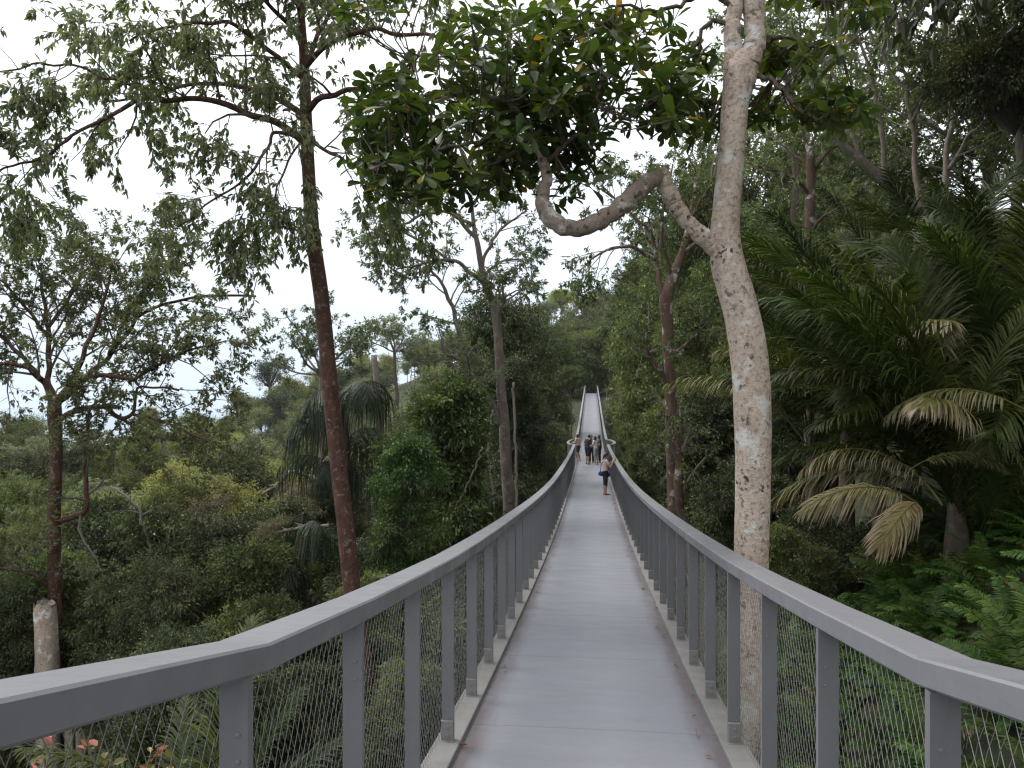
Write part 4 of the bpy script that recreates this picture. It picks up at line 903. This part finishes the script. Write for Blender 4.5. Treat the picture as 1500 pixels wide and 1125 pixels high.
# ------------------------------------------------------------------ palms and ferns
def frond_geo(seed, L, e0, e1, n, ll, lw, vang=12, droop=.6, fwd=38, start=.16, rr=.016, twist=0.0, hang=False, ragged=.12):
    """one feather leaf growing along +Y from the origin, elevation e0 -> e1 degrees"""
    rng = np.random.default_rng(seed); K = 18; t = np.linspace(0, 1, K); el = np.radians(e0 + (e1 - e0) * t ** 1.25)
    st = L / (K - 1); y = np.concatenate([[0], np.cumsum(np.cos(el[:-1]) * st)]); z = np.concatenate([[0], np.cumsum(np.sin(el[:-1]) * st)])
    x = twist * t ** 2 * L; R_ = np.stack([x, y, z], -1); g = Geo(); tube(g, R_, np.linspace(rr, rr * .25, K), 5, None, a=.35, t=0.0)
    tt = np.tile(np.linspace(start, .995, n), 2) + rng.normal(0, .004, 2 * n); tt = np.clip(tt, 0, .999); sd = np.repeat([-1., 1.], n)
    f = tt * (K - 1); i = f.astype(int); u = (f - i)[:, None]; p = R_[i] * (1 - u) + R_[i + 1] * u; T = nrm(R_[i + 1] - R_[i])
    S = np.array([1., 0, 0]); U = np.cross(np.broadcast_to(S, T.shape), T)
    fa = np.radians(fwd + 25 * tt + rng.normal(0, 4, 2 * n))[:, None]; va = np.radians(vang + rng.normal(0, 7, 2 * n))[:, None]
    d = nrm(np.cos(fa) * (np.cos(va) * sd[:, None] * S + np.sin(va) * U) + np.sin(fa) * T)
    q = (tt - start) / (1 - start); Ln = ll * np.clip(np.sin(np.pi * (q * .80 + .14)), .12, 1) ** .7 * rng.uniform(1 - ragged, 1 + ragged, 2 * n)
    wd = lw * rng.uniform(.8, 1.15, 2 * n)
    dr = (np.array([0, 0, -1.0]) * droop)[None] * rng.uniform(.6, 1.4, (2 * n, 1))
    P0 = p; d1 = nrm(d + dr * .25); d2 = nrm(d + dr * 1.1); d3 = nrm(d + dr * 2.2)
    if hang: d1 = nrm(d + dr * .8); d2 = nrm(d * .5 + dr * 2.2); d3 = nrm(d * .15 + dr * 3)
    P1 = P0 + d1 * (Ln * .38)[:, None]; P2 = P1 + d2 * (Ln * .34)[:, None]; P3 = P2 + d3 * (Ln * .28)[:, None]
    side = nrm(np.cross(d, U) + rng.normal(0, .18, d.shape)); w = wd[:, None]
    V = np.stack([P0 - side * w * .25, P0 + side * w * .25, P1 - side * w * .5, P1 + side * w * .5, P2 - side * w * .36, P2 + side * w * .36, P3], 1)
    b = np.arange(2 * n)[:, None, None] * 7
    g.add(V.reshape(-1, 3), [(b + np.array([[0, 1, 3, 2], [2, 3, 5, 4]])[None]).reshape(-1, 4), (b + np.array([[4, 5, 6]])[None]).reshape(-1, 3)],
          np.repeat(np.clip(rng.uniform(0, 1) * .5 + .5 * rng.uniform(0, 1, 2 * n), 0, 1), 7), np.tile([0, 0, .38, .38, .72, .72, 1.0], 2 * n))
    return g
BERT = [frond_geo(200 + i, L, e0, e1, 100, .66, .024, 20, .45, 40, .2, ragged=.16).mesh('frond', M['palm']) for i, (L, e0, e1) in enumerate([(3.4, 84, 45), (3.2, 76, 20), (3.0, 64, -20), (2.8, 52, -30), (3.3, 80, 25), (3.2, 82, 10), (2.6, 38, -35)])]
BERTY = [frond_geo(220 + i, L, e0, e1, 92, .60, .023, 10, .8, 38, .2, ragged=.25).mesh('frond', M['palm_yel']) for i, (L, e0, e1) in enumerate([(2.7, 58, -30), (2.4, 36, -45)])]
BERTD = [frond_geo(230 + i, L, e0, e1, 90, .52, .020, 0, 1.2, 36, .15, ragged=.35).mesh('frond', M['palm_dead']) for i, (L, e0, e1) in enumerate([(1.9, 30, -50), (1.5, 15, -75), (2.2, 62, -60)])]
def palm(pos, label, n, seed, az0=0, span=360, sc=1.0, dead=1, yel=2, group=None, zsink=0.0, meshes=None):
    rng = np.random.default_rng(seed); x, y, z = pos; gz = float(ground_z(x, y))
    root = thing('feather_palm', label, 'palm', (x, y, gz - .05), 0, group); h = max(z - gz, .15)
    g = Geo(); tube(g, [[0, 0, -.2], [.01, 0, h * .5], [0, .02, h + .12]], [.16, .14, .07], 10, 12, .12, rng); link('trunk', g.mesh('trunk', M['bark_brown'], True), root)
    for k in range(n):
        az = math.radians(az0 + span * ((k + rng.uniform(.15, .85)) / n - .5)); me = BERT[[0, 1, 4, 5, 0, 4, 1, 5, 2, 3, 6][rng.integers(0, 11)]]
        if k < dead: me = BERTD[rng.integers(0, 3)]
        elif k < dead + yel: me = BERTY[rng.integers(0, 2)]
        if k < dead + yel: az = math.radians(az0 + rng.uniform(-.5, .5) * span)
        s = sc * rng.uniform(.82, 1.12)
        link('frond', me, root, (math.sin(az) * .08, math.cos(az) * .08, h + rng.uniform(-.1, .1)), (math.radians(rng.normal(0, 6)), math.radians(rng.normal(0, 14)), -az), (s, s, s))
    return root
def frond_at(root_loc, base, az, me, roll=0, tilt=0, s=1.0, parent=None):
    return link('frond', me, parent, tuple(np.array(base) - np.array(root_loc)), (math.radians(tilt), math.radians(roll), math.radians(-az)), (s, s, s))

pr = palm(P(1400, 720, 9.5), 'largest feather palm clump, with upright green fronds and brown drooping ones, at the right', 34, 301, -15, 270, 1.05, 0, 2)
rl = np.array(pr.location)
b_ = P(1340, 735, 8.2); frond_at(rl, b_, -100, BERTD[0], -25, 0, .74, pr)
b_ = P(1345, 738, 8.1); frond_at(rl, b_, -140, BERTD[1], -25, 0, .72, pr)
b_ = P(1380, 740, 8.6); frond_at(rl, b_, -75, BERTD[2], 20, 0, .85, pr)
b_ = P(1500, 600, 8.6); frond_at(rl, b_, -85, BERTD[0], 0, 0, .85, pr)
b_ = P(1330, 690, 8.3); frond_at(rl, b_, 95, BERTY[1], 0, 0, .45, pr)
palm(P(1510, 640, 10.5), 'tall feather palm at the right edge with one broad frond standing above the rest', 24, 302, -40, 300, 1.12, 1, 1)
palm(P(1290, 640, 11.0), 'feather palm with arching fronds just left of the largest palm clump', 22, 303, -60, 300, 1.0, 0, 2)
palm(P(1190, 640, 12.5), 'feather palm whose fronds show on both sides of the white trunk', 12, 304, -70, 260, .95, 0, 2)
palm(P(1335, 570, 12.5), 'feather palm with stiff upright fronds behind the brown drooping fronds', 22, 305, 0, 280, 1.12, 0, 2)
palm(P(1470, 560, 12), 'feather palm with dark upright fronds between the largest clump and the right edge', 22, 309, 0, 280, 1.2, 1, 1)
palm(P(1240, 590, 14.5), 'darker feather palm in the shade right of the white trunk', 14, 310, 0, 360, 1.0, 0, 1)
palm(P(1430, 800, 9.5), 'short feather palm in deep shade under the largest clump', 12, 311, 0, 360, .7, 1, 0)
palm(P(1400, 520, 13.5), 'feather palm rising behind the largest palm clump', 12, 306, 0, 360, 1.05, 0, 1)
palm(P(290, 1330, 5.8), 'green feather palm seen through the wire mesh below the left railing', 12, 307, 0, 360, .62, 0, 1)
palm(P(470, 1300, 7.0), 'feather palm with straw coloured fronds seen through the wire mesh on the left', 9, 308, -20, 360, .6, 2, 4)

# drooping palm in the left middle distance
def drooping_palm(px, py, d, seed, label, n=9, s=1.0):
    rng = np.random.default_rng(seed); p = P(px, py, d); gz = float(ground_z(p[0], p[1])); h = p[2] - gz
    root = thing('drooping_palm', label, 'palm', (p[0], p[1], gz))
    g = Geo(); tube(g, [[.5, 0, -.2], [.3, .1, h * .4], [.1, 0, h * .8], [0, 0, h + .2]], [.16, .14, .12, .08], 9, 20, .06, rng); link('trunk', g.mesh('trunk', M['bark_brown'], True), root)
    for k in range(n):
        az = -6.28 * k / n + rng.uniform(-.2, .2); me = HANG[k % len(HANG)]; q = s * rng.uniform(.85, 1.15)
        link('frond', me, root, (0, 0, h - .55 * ((k * 3) % 5) + rng.normal(0, .15)), (0, math.radians(rng.normal(0, 6)), -az), (q, q, q))
HANG = [frond_geo(260 + i, L, e0, e1, 70, 1.5, .030, 0, 1.0, 20, .22, hang=True, ragged=.45).mesh('frond', M['palm_hang']) for i, (L, e0, e1) in enumerate([(2.6, 87, -86), (1.8, 84, -89), (2.2, 80, -88), (2.9, 88, -70)])]
drooping_palm(503, 600, 19, 1, 'palm with dark curtains of hanging leaflets behind the tall red trunk', 12, .85)
drooping_palm(440, 800, 16, 2, 'smaller palm with brownish hanging fronds at the foot of the tall red trunk', 8, .6)

FERN = [frond_geo(240 + i, L, e0, e1, 34, .13, .022, 5, .25, 12, .10, .005, ragged=.12).mesh('frond', M['fern']) for i, (L, e0, e1) in enumerate([(.85, 62, -15), (.75, 48, -25), (.9, 72, 0), (.65, 35, -30)])]
DEADF = frond_geo(250, .6, 70, 10, 22, .14, .02, 0, 1.2, 12, .1, .004, ragged=.3).mesh('frond', M['palm_dead'])
def ferns():
    rng = np.random.default_rng(44); n = 0
    for k in range(1500):
        d = rng.uniform(2.6, 13); u = rng.uniform(1.45, 2.4 + d * .42); x = u + d * .103; px = 750 + FPX * x / d
        if px > 1620 or n >= 200: continue
        z = float(ground_z(x, d)); py = 562.5 - FPX * (z + .4) / d
        if py > 1330: continue
        n += 1; s = rng.uniform(.55, 1.0)
        root = thing('fern', 'bright green fern in the bank of ferns beneath the palms at the right railing', 'fern', (x, d, z - .03), rng.uniform(0, 6.28), 'ferns on the right bank')
        m = rng.integers(7, 11)
        for q in range(m):
            az = 6.283 * (q + rng.uniform(.1, .9)) / m
            link('frond', FERN[rng.integers(0, 4)] if rng.uniform() > .03 else DEADF, root, (0, 0, 0), (math.radians(rng.normal(0, 8)), math.radians(rng.normal(0, 16)), -az), (s, s, s))
ferns()

# ------------------------------------------------------------------ smaller plants, dead wood, litter
def stump():
    rng = np.random.default_rng(3); tp = PL((70, 1090, 15), (70, 1000, 15), (69, 940, 15), (66, 905, 15), (66, 884, 15)); r = [W(w, 15) for w in (33, 32, 31, 30, 28)]
    gz = float(ground_z(tp[0, 0], 15)); tp = np.vstack([[tp[0, 0], 15, gz - .2], tp]); r = [r[0] * 1.2] + r; b0 = tp[0].copy()
    root = thing('broken_trunk', 'snapped-off pale grey trunk with jagged top standing against the red tree at the left', 'trunk', tuple(b0))
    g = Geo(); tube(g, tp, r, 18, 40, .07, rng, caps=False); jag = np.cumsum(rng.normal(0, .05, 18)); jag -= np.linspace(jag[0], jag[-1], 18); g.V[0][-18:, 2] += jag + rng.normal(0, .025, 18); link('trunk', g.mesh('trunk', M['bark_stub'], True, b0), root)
    g = Geo(); tube(g, [tp[-1] - [0, 0, .35], tp[-1] - [0, 0, .02]], [r[-1] * .93, r[-1] * .9], 18, 4, .05, rng); link('heartwood', g.mesh('heartwood', M['twig_pale'], False, b0), root)
    g = Geo()
    for k in range(9):
        a = rng.uniform(0, 6.28); q = tp[-1] + np.array([math.cos(a), math.sin(a), 0]) * r[-1] * rng.uniform(.3, .85); tube(g, [q - [0, 0, .05], q + [rng.normal(0, .02), 0, rng.uniform(.03, .12)]], [.022, .004], 5)
    link('splinters', g.mesh('splinters', M['twig_pale'], False, b0), root, kind='stuff')
stump()
def dead_branch(pts, w0, w1, label, seed):
    rng = np.random.default_rng(seed); q = PL(*pts); b0 = q[0].copy()
    q, r = resample(q, np.linspace(W(w0, pts[0][2]), W(w1, pts[-1][2]), len(pts)), 20); q[1:-1] += rng.normal(0, .02, (18, 3))
    root = thing('dead_branch', label, 'branch', tuple(b0))
    g = Geo(); tube(g, q, r, 6, None, .06, rng); link('stem', g.mesh('stem', M['twig_pale'], True, b0), root)
    p1, r1 = spawn(rng, q[None], r[None], 6, .3, 1, np.linalg.norm(q[-1] - q[0]) * .3, (25, 60), .1, .15, 0, k=5, rfac=.6); g = Geo(); tubes(g, p1, np.maximum(r1, .004), 4)
    link('twigs', g.mesh('twigs', M['twig_pale'], False, b0), root, kind='stuff')
dead_branch([(228, 832, 19), (215, 780, 19), (195, 735, 19), (160, 712, 19)], 6, 2, 'long pale dead branch arching over the left valley canopy', 1)
dead_branch([(470, 705, 22), (445, 695, 22), (425, 693, 21.8), (405, 712, 21.6), (385, 725, 21.4)], 8, 3, 'curved pale dead branch left of the drooping palm', 2)
dead_branch([(480, 770, 16), (450, 772, 16), (415, 778, 16)], 6, 3, 'short grey dead branch low beside the tall red trunk', 3)
def liana(pts, w, label, seed):
    rng = np.random.default_rng(seed); q, r = resample(PL(*pts), [W(w, p[2]) for p in pts], 28); q[1:-1] += rng.normal(0, .015, (26, 3))
    g = Geo(); b0 = q[0].copy(); tube(g, q, r, 5, None, .1, rng); thing('liana', label, 'vine', tuple(b0), me=g.mesh('liana', M['twig_pale'], True, b0))
liana([(722, 600, 21), (716, 660, 21), (722, 720, 21), (728, 790, 21)], 3, 'thin pale vine hanging beside the forked tree trunk', 1)
liana([(752, 560, 21.5), (755, 640, 21.5), (757, 720, 21.5), (755, 790, 21.5)], 4, 'pale vine running straight down behind the forked tree trunk', 2)
liana([(706, 655, 17), (690, 700, 17), (670, 740, 17), (655, 760, 17)], 2.5, 'slanting thin vine in front of the glossy-leaved tree', 3)
liana([(548, 520, 20), (556, 600, 20), (565, 700, 20), (573, 800, 20), (580, 900, 20)], 10, 'thin bare stem standing between the tall red trunk and the glossy-leaved tree', 4)

def red_plant():
    rng = np.random.default_rng(8); p = P(110, 1140, 4.2); gz = float(ground_z(p[0], p[1])); root = thing('red_leaved_shrub', 'shrub tipped with red and green leaves under the left railing corner', 'shrub', (p[0], p[1], gz))
    h = p[2] - gz; st = []; g = Geo(); lv = Geo(); tips = []
    for k in range(16):
        e = np.array([rng.normal(0, .32), rng.normal(0, .25), h + rng.normal(.0, .07)]); st.append([[0, 0, 0], e * .4 + [0, 0, .1], e * .8, e]); tips.append(e)
    tubes(g, np.array(st), np.broadcast_to([.012, .009, .006, .004], (16, 4)), 5)
    link('stems', g.mesh('stems', M['twig']), root, kind='stuff')
    for e in tips:
        m = 7; d = nrm(rng.normal(0, 1, (m, 3)) * [1, 1, .4] + [0, 0, .25])
        for q in range(m):
            lg = Geo(); leaves(lg, e[None] + rng.normal(0, .03, (1, 3)), d[q:q + 1], np.array([rng.uniform(.045, .08)]), .55, rng, 'lance', np.array([rng.uniform(0, 1)]))
            link('leaf', lg.mesh('leaf', M['leaf_red']), root)
red_plant()
def litter():
    rng = np.random.default_rng(6); m = plain('dead_leaf', (.22, .10, .045), .8, 0, 40, .25)
    gs = []
    for k in range(3):
        g = Geo(); leaves(g, np.zeros((1, 3)), np.array([[0, 1., .12]]), np.array([1.0]), .42, rng, 'obovate', np.array([.5])); gs.append(g.mesh('fallen_leaf', m))
    spots = [(5.25, .70, .085), (4.9, .76, .05), (6.2, .78, .05), (7.1, .79, .06), (8.4, .76, .05), (9.9, .80, .05), (11.3, .79, .06), (13.2, .80, .06), (15.5, .78, .06), (6.9, -.80, .05), (10.5, -.80, .05), (21, .76, .07), (24, .74, .07)] + [(rng.uniform(4.8, 26), rng.choice([-1, 1, 1]) * rng.uniform(.70, .83), rng.uniform(.025, .06)) for _ in range(34)]
    for k, (s, L, z) in enumerate(spots):
        p = B(s, L, .012); thing('fallen_leaf', 'small brown fallen leaf lying on the grey deck near the kerb', 'leaf', tuple(p), 0, 'fallen leaves on the deck', gs[k % 3], rot=(rng.normal(0, .1), rng.normal(0, .25), rng.uniform(0, 6.28)), scale=(z, z, z))
litter()
def far_platform():
    p = P(897, 583, 108); root = thing('railed_platform', 'short grey railed walkway behind the reddish trunk at the top of the ramp', 'walkway', tuple(p), math.radians(8))
    g = Geo(); box(g, (1.6, 0, -.15), (4.6, 1.6, .3), .01); link('deck', g.mesh('deck', M['kerb']), root)
    for y in (-.8, .8):
        g = Geo(); box(g, (1.6, y, 1.2), (4.6, .16, .10), .01); link('handrail', g.mesh('handrail', M['rail']), root)
        for k in range(5):
            g = Geo(); box(g, (-.6 + k * 1.1, y, .575), (.08, .05, 1.15)); link('post', g.mesh('post', M['rail']), root)
    g = Geo(); box(g, (1.6, 0, -2.2), (4.2, 1.2, 3.8), .02); link('abutment', g.mesh('abutment', M['post']), root)
far_platform()

# ------------------------------------------------------------------ people
SKIN = plain('skin', (.42, .25, .175), .55, 0, 20, .06); HAIR = plain('black_hair', (.012, .010, .009), .45)
def cap(g, p0, r0, p1, r1, n=14, flat=None):       # tapered limb with round ends
    p0, p1 = np.array(p0, float), np.array(p1, float); v = p1 - p0; L = np.linalg.norm(v); u = v / max(L, 1e-6)
    th = np.linspace(-np.pi / 2, 0, 5); a = [p0 + u * r0 * math.sin(t) for t in th]; ra = [max(r0 * math.cos(t), .0015) for t in th]
    b = [p1 + u * r1 * math.sin(-t) for t in th[::-1]]; rb = [max(r1 * math.cos(t), .0015) for t in th[::-1]]
    sub = Geo(); tube(sub, np.array(a + b), np.array(ra + rb), n); V = sub.V[0]
    if flat is not None: c = (p0 + p1) / 2; V = (V - c) * np.array(flat) + c
    g.add(V, [f for f in sub.F])
def ball(g, c, r):
    sub = Geo(); cap(sub, (0, 0, -.01), 1, (0, 0, .01), 1, 18); g.add(sub.V[0] * np.array(r) + np.array(c), sub.F)
def fused(g, name, mat, vox, smooth=4):             # one continuous skin over the overlapping limbs
    tmp = bpy.data.objects.new('tmp', g.mesh('tmp', mat)); COL.objects.link(tmp)
    md = tmp.modifiers.new('r', 'REMESH'); md.mode = 'VOXEL'; md.voxel_size = vox; md.use_smooth_shade = True
    if smooth: sm = tmp.modifiers.new('s', 'SMOOTH'); sm.factor = .5; sm.iterations = smooth
    dg = bpy.context.evaluated_depsgraph_get(); me = bpy.data.meshes.new_from_object(tmp.evaluated_get(dg)); me.name = name
    bpy.data.objects.remove(tmp)
    me.materials.clear(); me.materials.append(mat); return me
def person(label, pos, face, h, arms, legs, shirt, pants, plen, hairlong, head=(0, 0, 0), lean=0.0, shoe=(.05, .04, .04), sleeve=.55, build=1.0, extras=None):
    """face: heading in degrees clockwise from straight down the bridge; arms: (elbow, wrist) for left then right; local x right, y forward"""
    k = h / 1.70; S = lambda *p: np.array(p) * k
    root = thing('person', label, 'person', tuple(pos), -math.radians(face) - BANG)
    b = build; ly = lambda z: lean * max(z - .95, 0)
    hip, ch, nk = S(0, ly(.95), .95), S(0, ly(1.25), 1.25), S(0, ly(1.44), 1.44); hd = S(head[0], ly(1.58) + head[1] + .01, 1.585 + head[2])
    g = Geo()
    cap(g, S(-.07 * b, 0, .93), .115 * k * b, S(.07 * b, 0, .93), .115 * k * b); cap(g, hip, .125 * k * b, S(0, ly(1.12), 1.12), .118 * k * b, flat=(1.15, .85, 1))
    cap(g, S(0, ly(1.12), 1.12), .12 * k * b, S(0, ly(1.30), 1.30), .125 * k * b, flat=(1.25, .85, 1)); cap(g, S(-.13, ly(1.37), 1.375), .062 * k * b, S(.13, ly(1.37), 1.375), .062 * k * b)
    cap(g, nk - S(0, 0, .05), .055 * k, hd - S(0, 0, .06), .050 * k)
    ball(g, hd, np.array([.074, .092, .112]) * k); ball(g, hd + S(0, .035, -.055), np.array([.052, .055, .052]) * k)
    cap(g, hd + S(0, .088, .005), .010 * k, hd + S(0, .104, -.028), .014 * k)                      # nose
    for sx in (-1, 1):
        ball(g, hd + S(sx * .075, -.002, -.008), np.array([.012, .022, .032]) * k)                   # ears
        ball(g, hd + S(sx * .030, .078, .018), np.array([.018, .012, .008]) * k)                     # brow
    joints = {}
    for i, sx in enumerate((-1, 1)):
        sh = S(sx * .185 * b ** .5, ly(1.38), 1.385); el = np.array(arms[i][0]) * k; wr = np.array(arms[i][1]) * k; el[1] += ly(el[2] / k) * k; wr[1] += ly(wr[2] / k) * k
        cap(g, sh, .052 * k, el, .040 * k); cap(g, el, .040 * k, wr, .027 * k); joints['arm', sx] = (sh, el, wr)
        u = nrm(wr - el); side = nrm(np.cross(u, [0, 0, 1.0]) + 1e-4); up = np.cross(side, u); pm = wr + u * .05 * k
        cap(g, wr, .026 * k, wr + u * .075 * k, .030 * k, flat=None)
        for q, (off, ln_) in enumerate(((-.032, .062), (-.011, .075), (.011, .070), (.032, .055))):
            b0 = wr + u * .085 * k + side * off * k; m_ = b0 + u * ln_ * .55 * k; e_ = m_ + u * ln_ * .35 * k - up * .02 * k
            cap(g, b0, .0095 * k, m_, .009 * k, 8); cap(g, m_, .009 * k, e_, .008 * k, 8)
        t0 = wr + u * .035 * k - side * sx * .025 * k; t1 = t0 + u * .035 * k - side * sx * .03 * k; cap(g, t0, .012 * k, t1, .010 * k, 8); cap(g, t1, .010 * k, t1 + u * .03 * k, .009 * k, 8)
        kn, an = np.array(legs[i][0]) * k, np.array(legs[i][1]) * k; hp = S(sx * .088 * b, 0, .90); joints['leg', sx] = (hp, kn, an)
        cap(g, hp, .088 * k * b, kn, .056 * k); cap(g, kn, .056 * k, kn * .65 + an * .35 + S(0, -.012, 0), .056 * k); cap(g, kn * .65 + an * .35 + S(0, -.012, 0), .055 * k, an, .036 * k)
        cap(g, an + S(0, -.02, -.045), .036 * k, an + S(0, .13, -.052), .028 * k)
    link('body', fused(g, 'body', SKIN, .009), root)
    # clothing
    g = Geo(); o = 1.16
    cap(g, S(0, ly(.98), .98), .132 * k * b * o, S(0, ly(1.14), 1.14), .122 * k * b * o, flat=(1.12, .88, 1)); cap(g, S(0, ly(1.12), 1.12), .122 * k * b * o, S(0, ly(1.30), 1.29), .126 * k * b * o, flat=(1.22, .86, 1))
    cap(g, S(-.125, ly(1.36), 1.365), .068 * k * b, S(.125, ly(1.36), 1.365), .068 * k * b)
    for sx in (-1, 1):
        sh, el, wr = joints['arm', sx]; cap(g, sh, .064 * k, sh + (el - sh) * sleeve, .058 * k)
    link('shirt', fused(g, 'shirt', shirt, .012, 3), root)
    g = Geo(); cap(g, S(-.07 * b, 0, .93), .125 * k * b, S(.07 * b, 0, .93), .125 * k * b)
    for sx in (-1, 1):
        hp, kn, an = joints['leg', sx]; e1 = min(plen, 1.0); cap(g, hp, .100 * k * b, hp + (kn - hp) * e1, (.100 - .025 * e1) * k * b)
        if plen > 1: cap(g, kn, .074 * k * b, kn + (an - kn) * (plen - 1), .066 * k * b)
    link('trousers', fused(g, 'trousers', pants, .012, 3), root)
    for sx in (-1, 1):
        hp, kn, an = joints['leg', sx]; g = Geo(); cap(g, an + S(0, -.035, -.052), .040 * k, an + S(0, .14, -.062), .034 * k, flat=(1.1, 1, .75)); link('shoe', g.mesh('shoe', plain('shoe', shoe, .6), True), root)
    g = Geo(); ball(g, hd + S(0, -.016, .022), np.array([.084, .094, .105]) * k)
    if hairlong == 'long': cap(g, hd + S(0, -.06, .01), .075 * k, hd + S(0, -.085, -.26), .055 * k, flat=(1.35, .8, 1)); 
    if hairlong == 'tied': cap(g, hd + S(0, -.09, .0), .045 * k, hd + S(0, -.14, -.14), .030 * k)
    me = fused(g, 'hair', HAIR, .010, 2); link('hair', me, root)
    for sx in (-1, 1):
        g = Geo(); ball(g, hd + S(sx * .030, .083, .002), np.array([.011, .006, .006]) * k); link('eye', g.mesh('eye', HAIR), root)
    g = Geo(); cap(g, hd + S(-.020, .082, -.062), .006 * k, hd + S(.020, .082, -.062), .006 * k, 8); link('mouth', g.mesh('mouth', plain('lips', (.30, .12, .10), .5)), root)
    if extras: extras(root, k, joints)
    return root
c_pink = plain('blush_cotton', (.62, .47, .45), .85, 0, 60, .06); c_black = plain('black_cotton', (.016, .016, .018), .85); c_white = plain('white_cotton', (.62, .61, .62), .85, 0, 60, .05)
c_grey = plain('grey_cotton', (.34, .35, .37), .85); c_blue = plain('blue_nylon', (.025, .065, .42), .5); c_char = plain('charcoal_cotton', (.045, .045, .05), .85)
c_tan = plain('flesh_pink_cotton', (.55, .36, .31), .85)
STAND = (((-.095, .01, .49), (-.10, 0, .085)), ((.095, .01, .49), (.10, 0, .085)))
def phone_bag(root, k, J):
    wl_, wr_ = J['arm', -1][2], J['arm', 1][2]; c = (wl_ + wr_) / 2 + np.array([0, .10, .06]) * k
    ph = thing('smartphone', 'black smartphone held up by the woman at the right railing', 'phone', (0, 0, 0)); g = Geo(); box(g, c, (.075, .010, .15), .004); me = g.mesh('body', c_black)
    mw = Matrix.Translation(root.location) @ root.rotation_euler.to_matrix().to_4x4(); ph.location = root.location; ph.rotation_euler = root.rotation_euler
    link('body', me, ph); g = Geo(); box(g, c + np.array([0, -.0075, 0]), (.066, .002, .138)); link('screen', g.mesh('screen', plain('screen_glass', (.02, .025, .03), .1)), ph)
    bg = thing('waist_bag', 'bright blue nylon bag slung on the hip of the woman with the phone', 'bag', tuple(root.location)); bg.rotation_euler = root.rotation_euler
    g = Geo(); cap(g, np.array([-.22, -.14, .84]) * k, .085 * k, np.array([-.19, .14, .80]) * k, .095 * k, flat=(.75, 1.1, 1.15)); link('pouch', fused(g, 'pouch', c_blue, .012, 3), bg)
    g = Geo(); tube(g, np.array([[-.20, -.16, .88], [-.10, -.17, 1.05], [.05, -.16, 1.25], [.13, -.02, 1.45], [.10, .12, 1.30], [-.06, .17, 1.05], [-.19, .14, .88]]) * k, .012, 6, 24); link('strap', g.mesh('strap', c_blue), bg)
person('woman in pale pink top and black cropped trousers raising a phone', B(28.8, .52), 78, 1.56,
    (((-.24, .14, 1.13), (-.07, .30, 1.36)), ((.24, .14, 1.13), (.06, .30, 1.36))), STAND, c_pink, c_black, 1.25, 'tied', (0, .02, 0), .03, (.20, .09, .06), .5, .95, phone_bag)
person('man in black T-shirt and black shorts looking down', B(44.8, -.20), 50, 1.74,
    (((-.27, -.03, 1.10), (-.25, .08, .86)), ((.25, .06, 1.10), (.12, .25, 1.04))), (((-.10, .04, .49), (-.11, .0, .085)), ((.11, -.02, .49), (.13, -.06, .085))), c_black, c_black, .95, 'short', (0, .05, -.02), .10, (.10, .09, .08), .6, 1.12)
person('person in a grey T-shirt and black trousers half hidden behind the man in black', B(45.7, .02), -160, 1.66,
    (((-.25, .02, 1.10), (-.14, .22, 1.08)), ((.25, .02, 1.10), (.14, .22, 1.08))), STAND, c_grey, c_black, 1.9, 'short', (0, .04, -.02), .05)
person('woman in white T-shirt and grey shorts with folded arms', B(44.6, .27), -60, 1.66,
    (((-.25, .08, 1.12), (.06, .24, 1.14)), ((.25, .08, 1.12), (-.06, .25, 1.12))), (((-.09, .03, .49), (-.09, 0, .085)), ((.09, -.01, .49), (.10, -.03, .085))), c_white, c_grey, .85, 'long', (0, .04, -.02), .06, (.55, .55, .55), .5, 1.0)
person('person in dark clothes with long black hair standing behind the woman in white', B(46.0, .50), -100, 1.64,
    (((-.25, .05, 1.12), (-.10, .25, 1.15)), ((.25, .05, 1.12), (.10, .25, 1.15))), STAND, c_char, c_black, 1.9, 'long', (0, .04, 0), .04)
person('person in a flesh-pink shirt and dark shorts facing out of the left viewing bay', B(47.2, -.78), -62, 1.62,
    (((-.26, .10, 1.12), (-.16, .32, 1.16)), ((.26, .10, 1.12), (.16, .32, 1.16))), (((-.10, .02, .49), (-.10, 0, .085)), ((.10, .10, .50), (.12, -.06, .10))), c_tan, c_char, .75, 'short', (0, .03, -.01), .10, (.4, .4, .42))

# ------------------------------------------------------------------ humid air
def haze():
    g = Geo(); box(g, (0, 1900, -26), (8100, 4300, 203)); m = bpy.data.materials.new('humid_air'); m.use_nodes = True; nt = m.node_tree
    nt.nodes.remove(nt.nodes['Principled BSDF']); v = nt.nodes.new('ShaderNodeVolumePrincipled'); v.inputs['Color'].default_value = (.88, .94, 1, 1); v.inputs['Density'].default_value = .00013; v.inputs['Anisotropy'].default_value = .3
    nt.links.new(v.outputs[0], nt.nodes['Material Output'].inputs['Volume']); o = link('haze', g.mesh('haze', m)); o['kind'] = 'stuff'
haze()
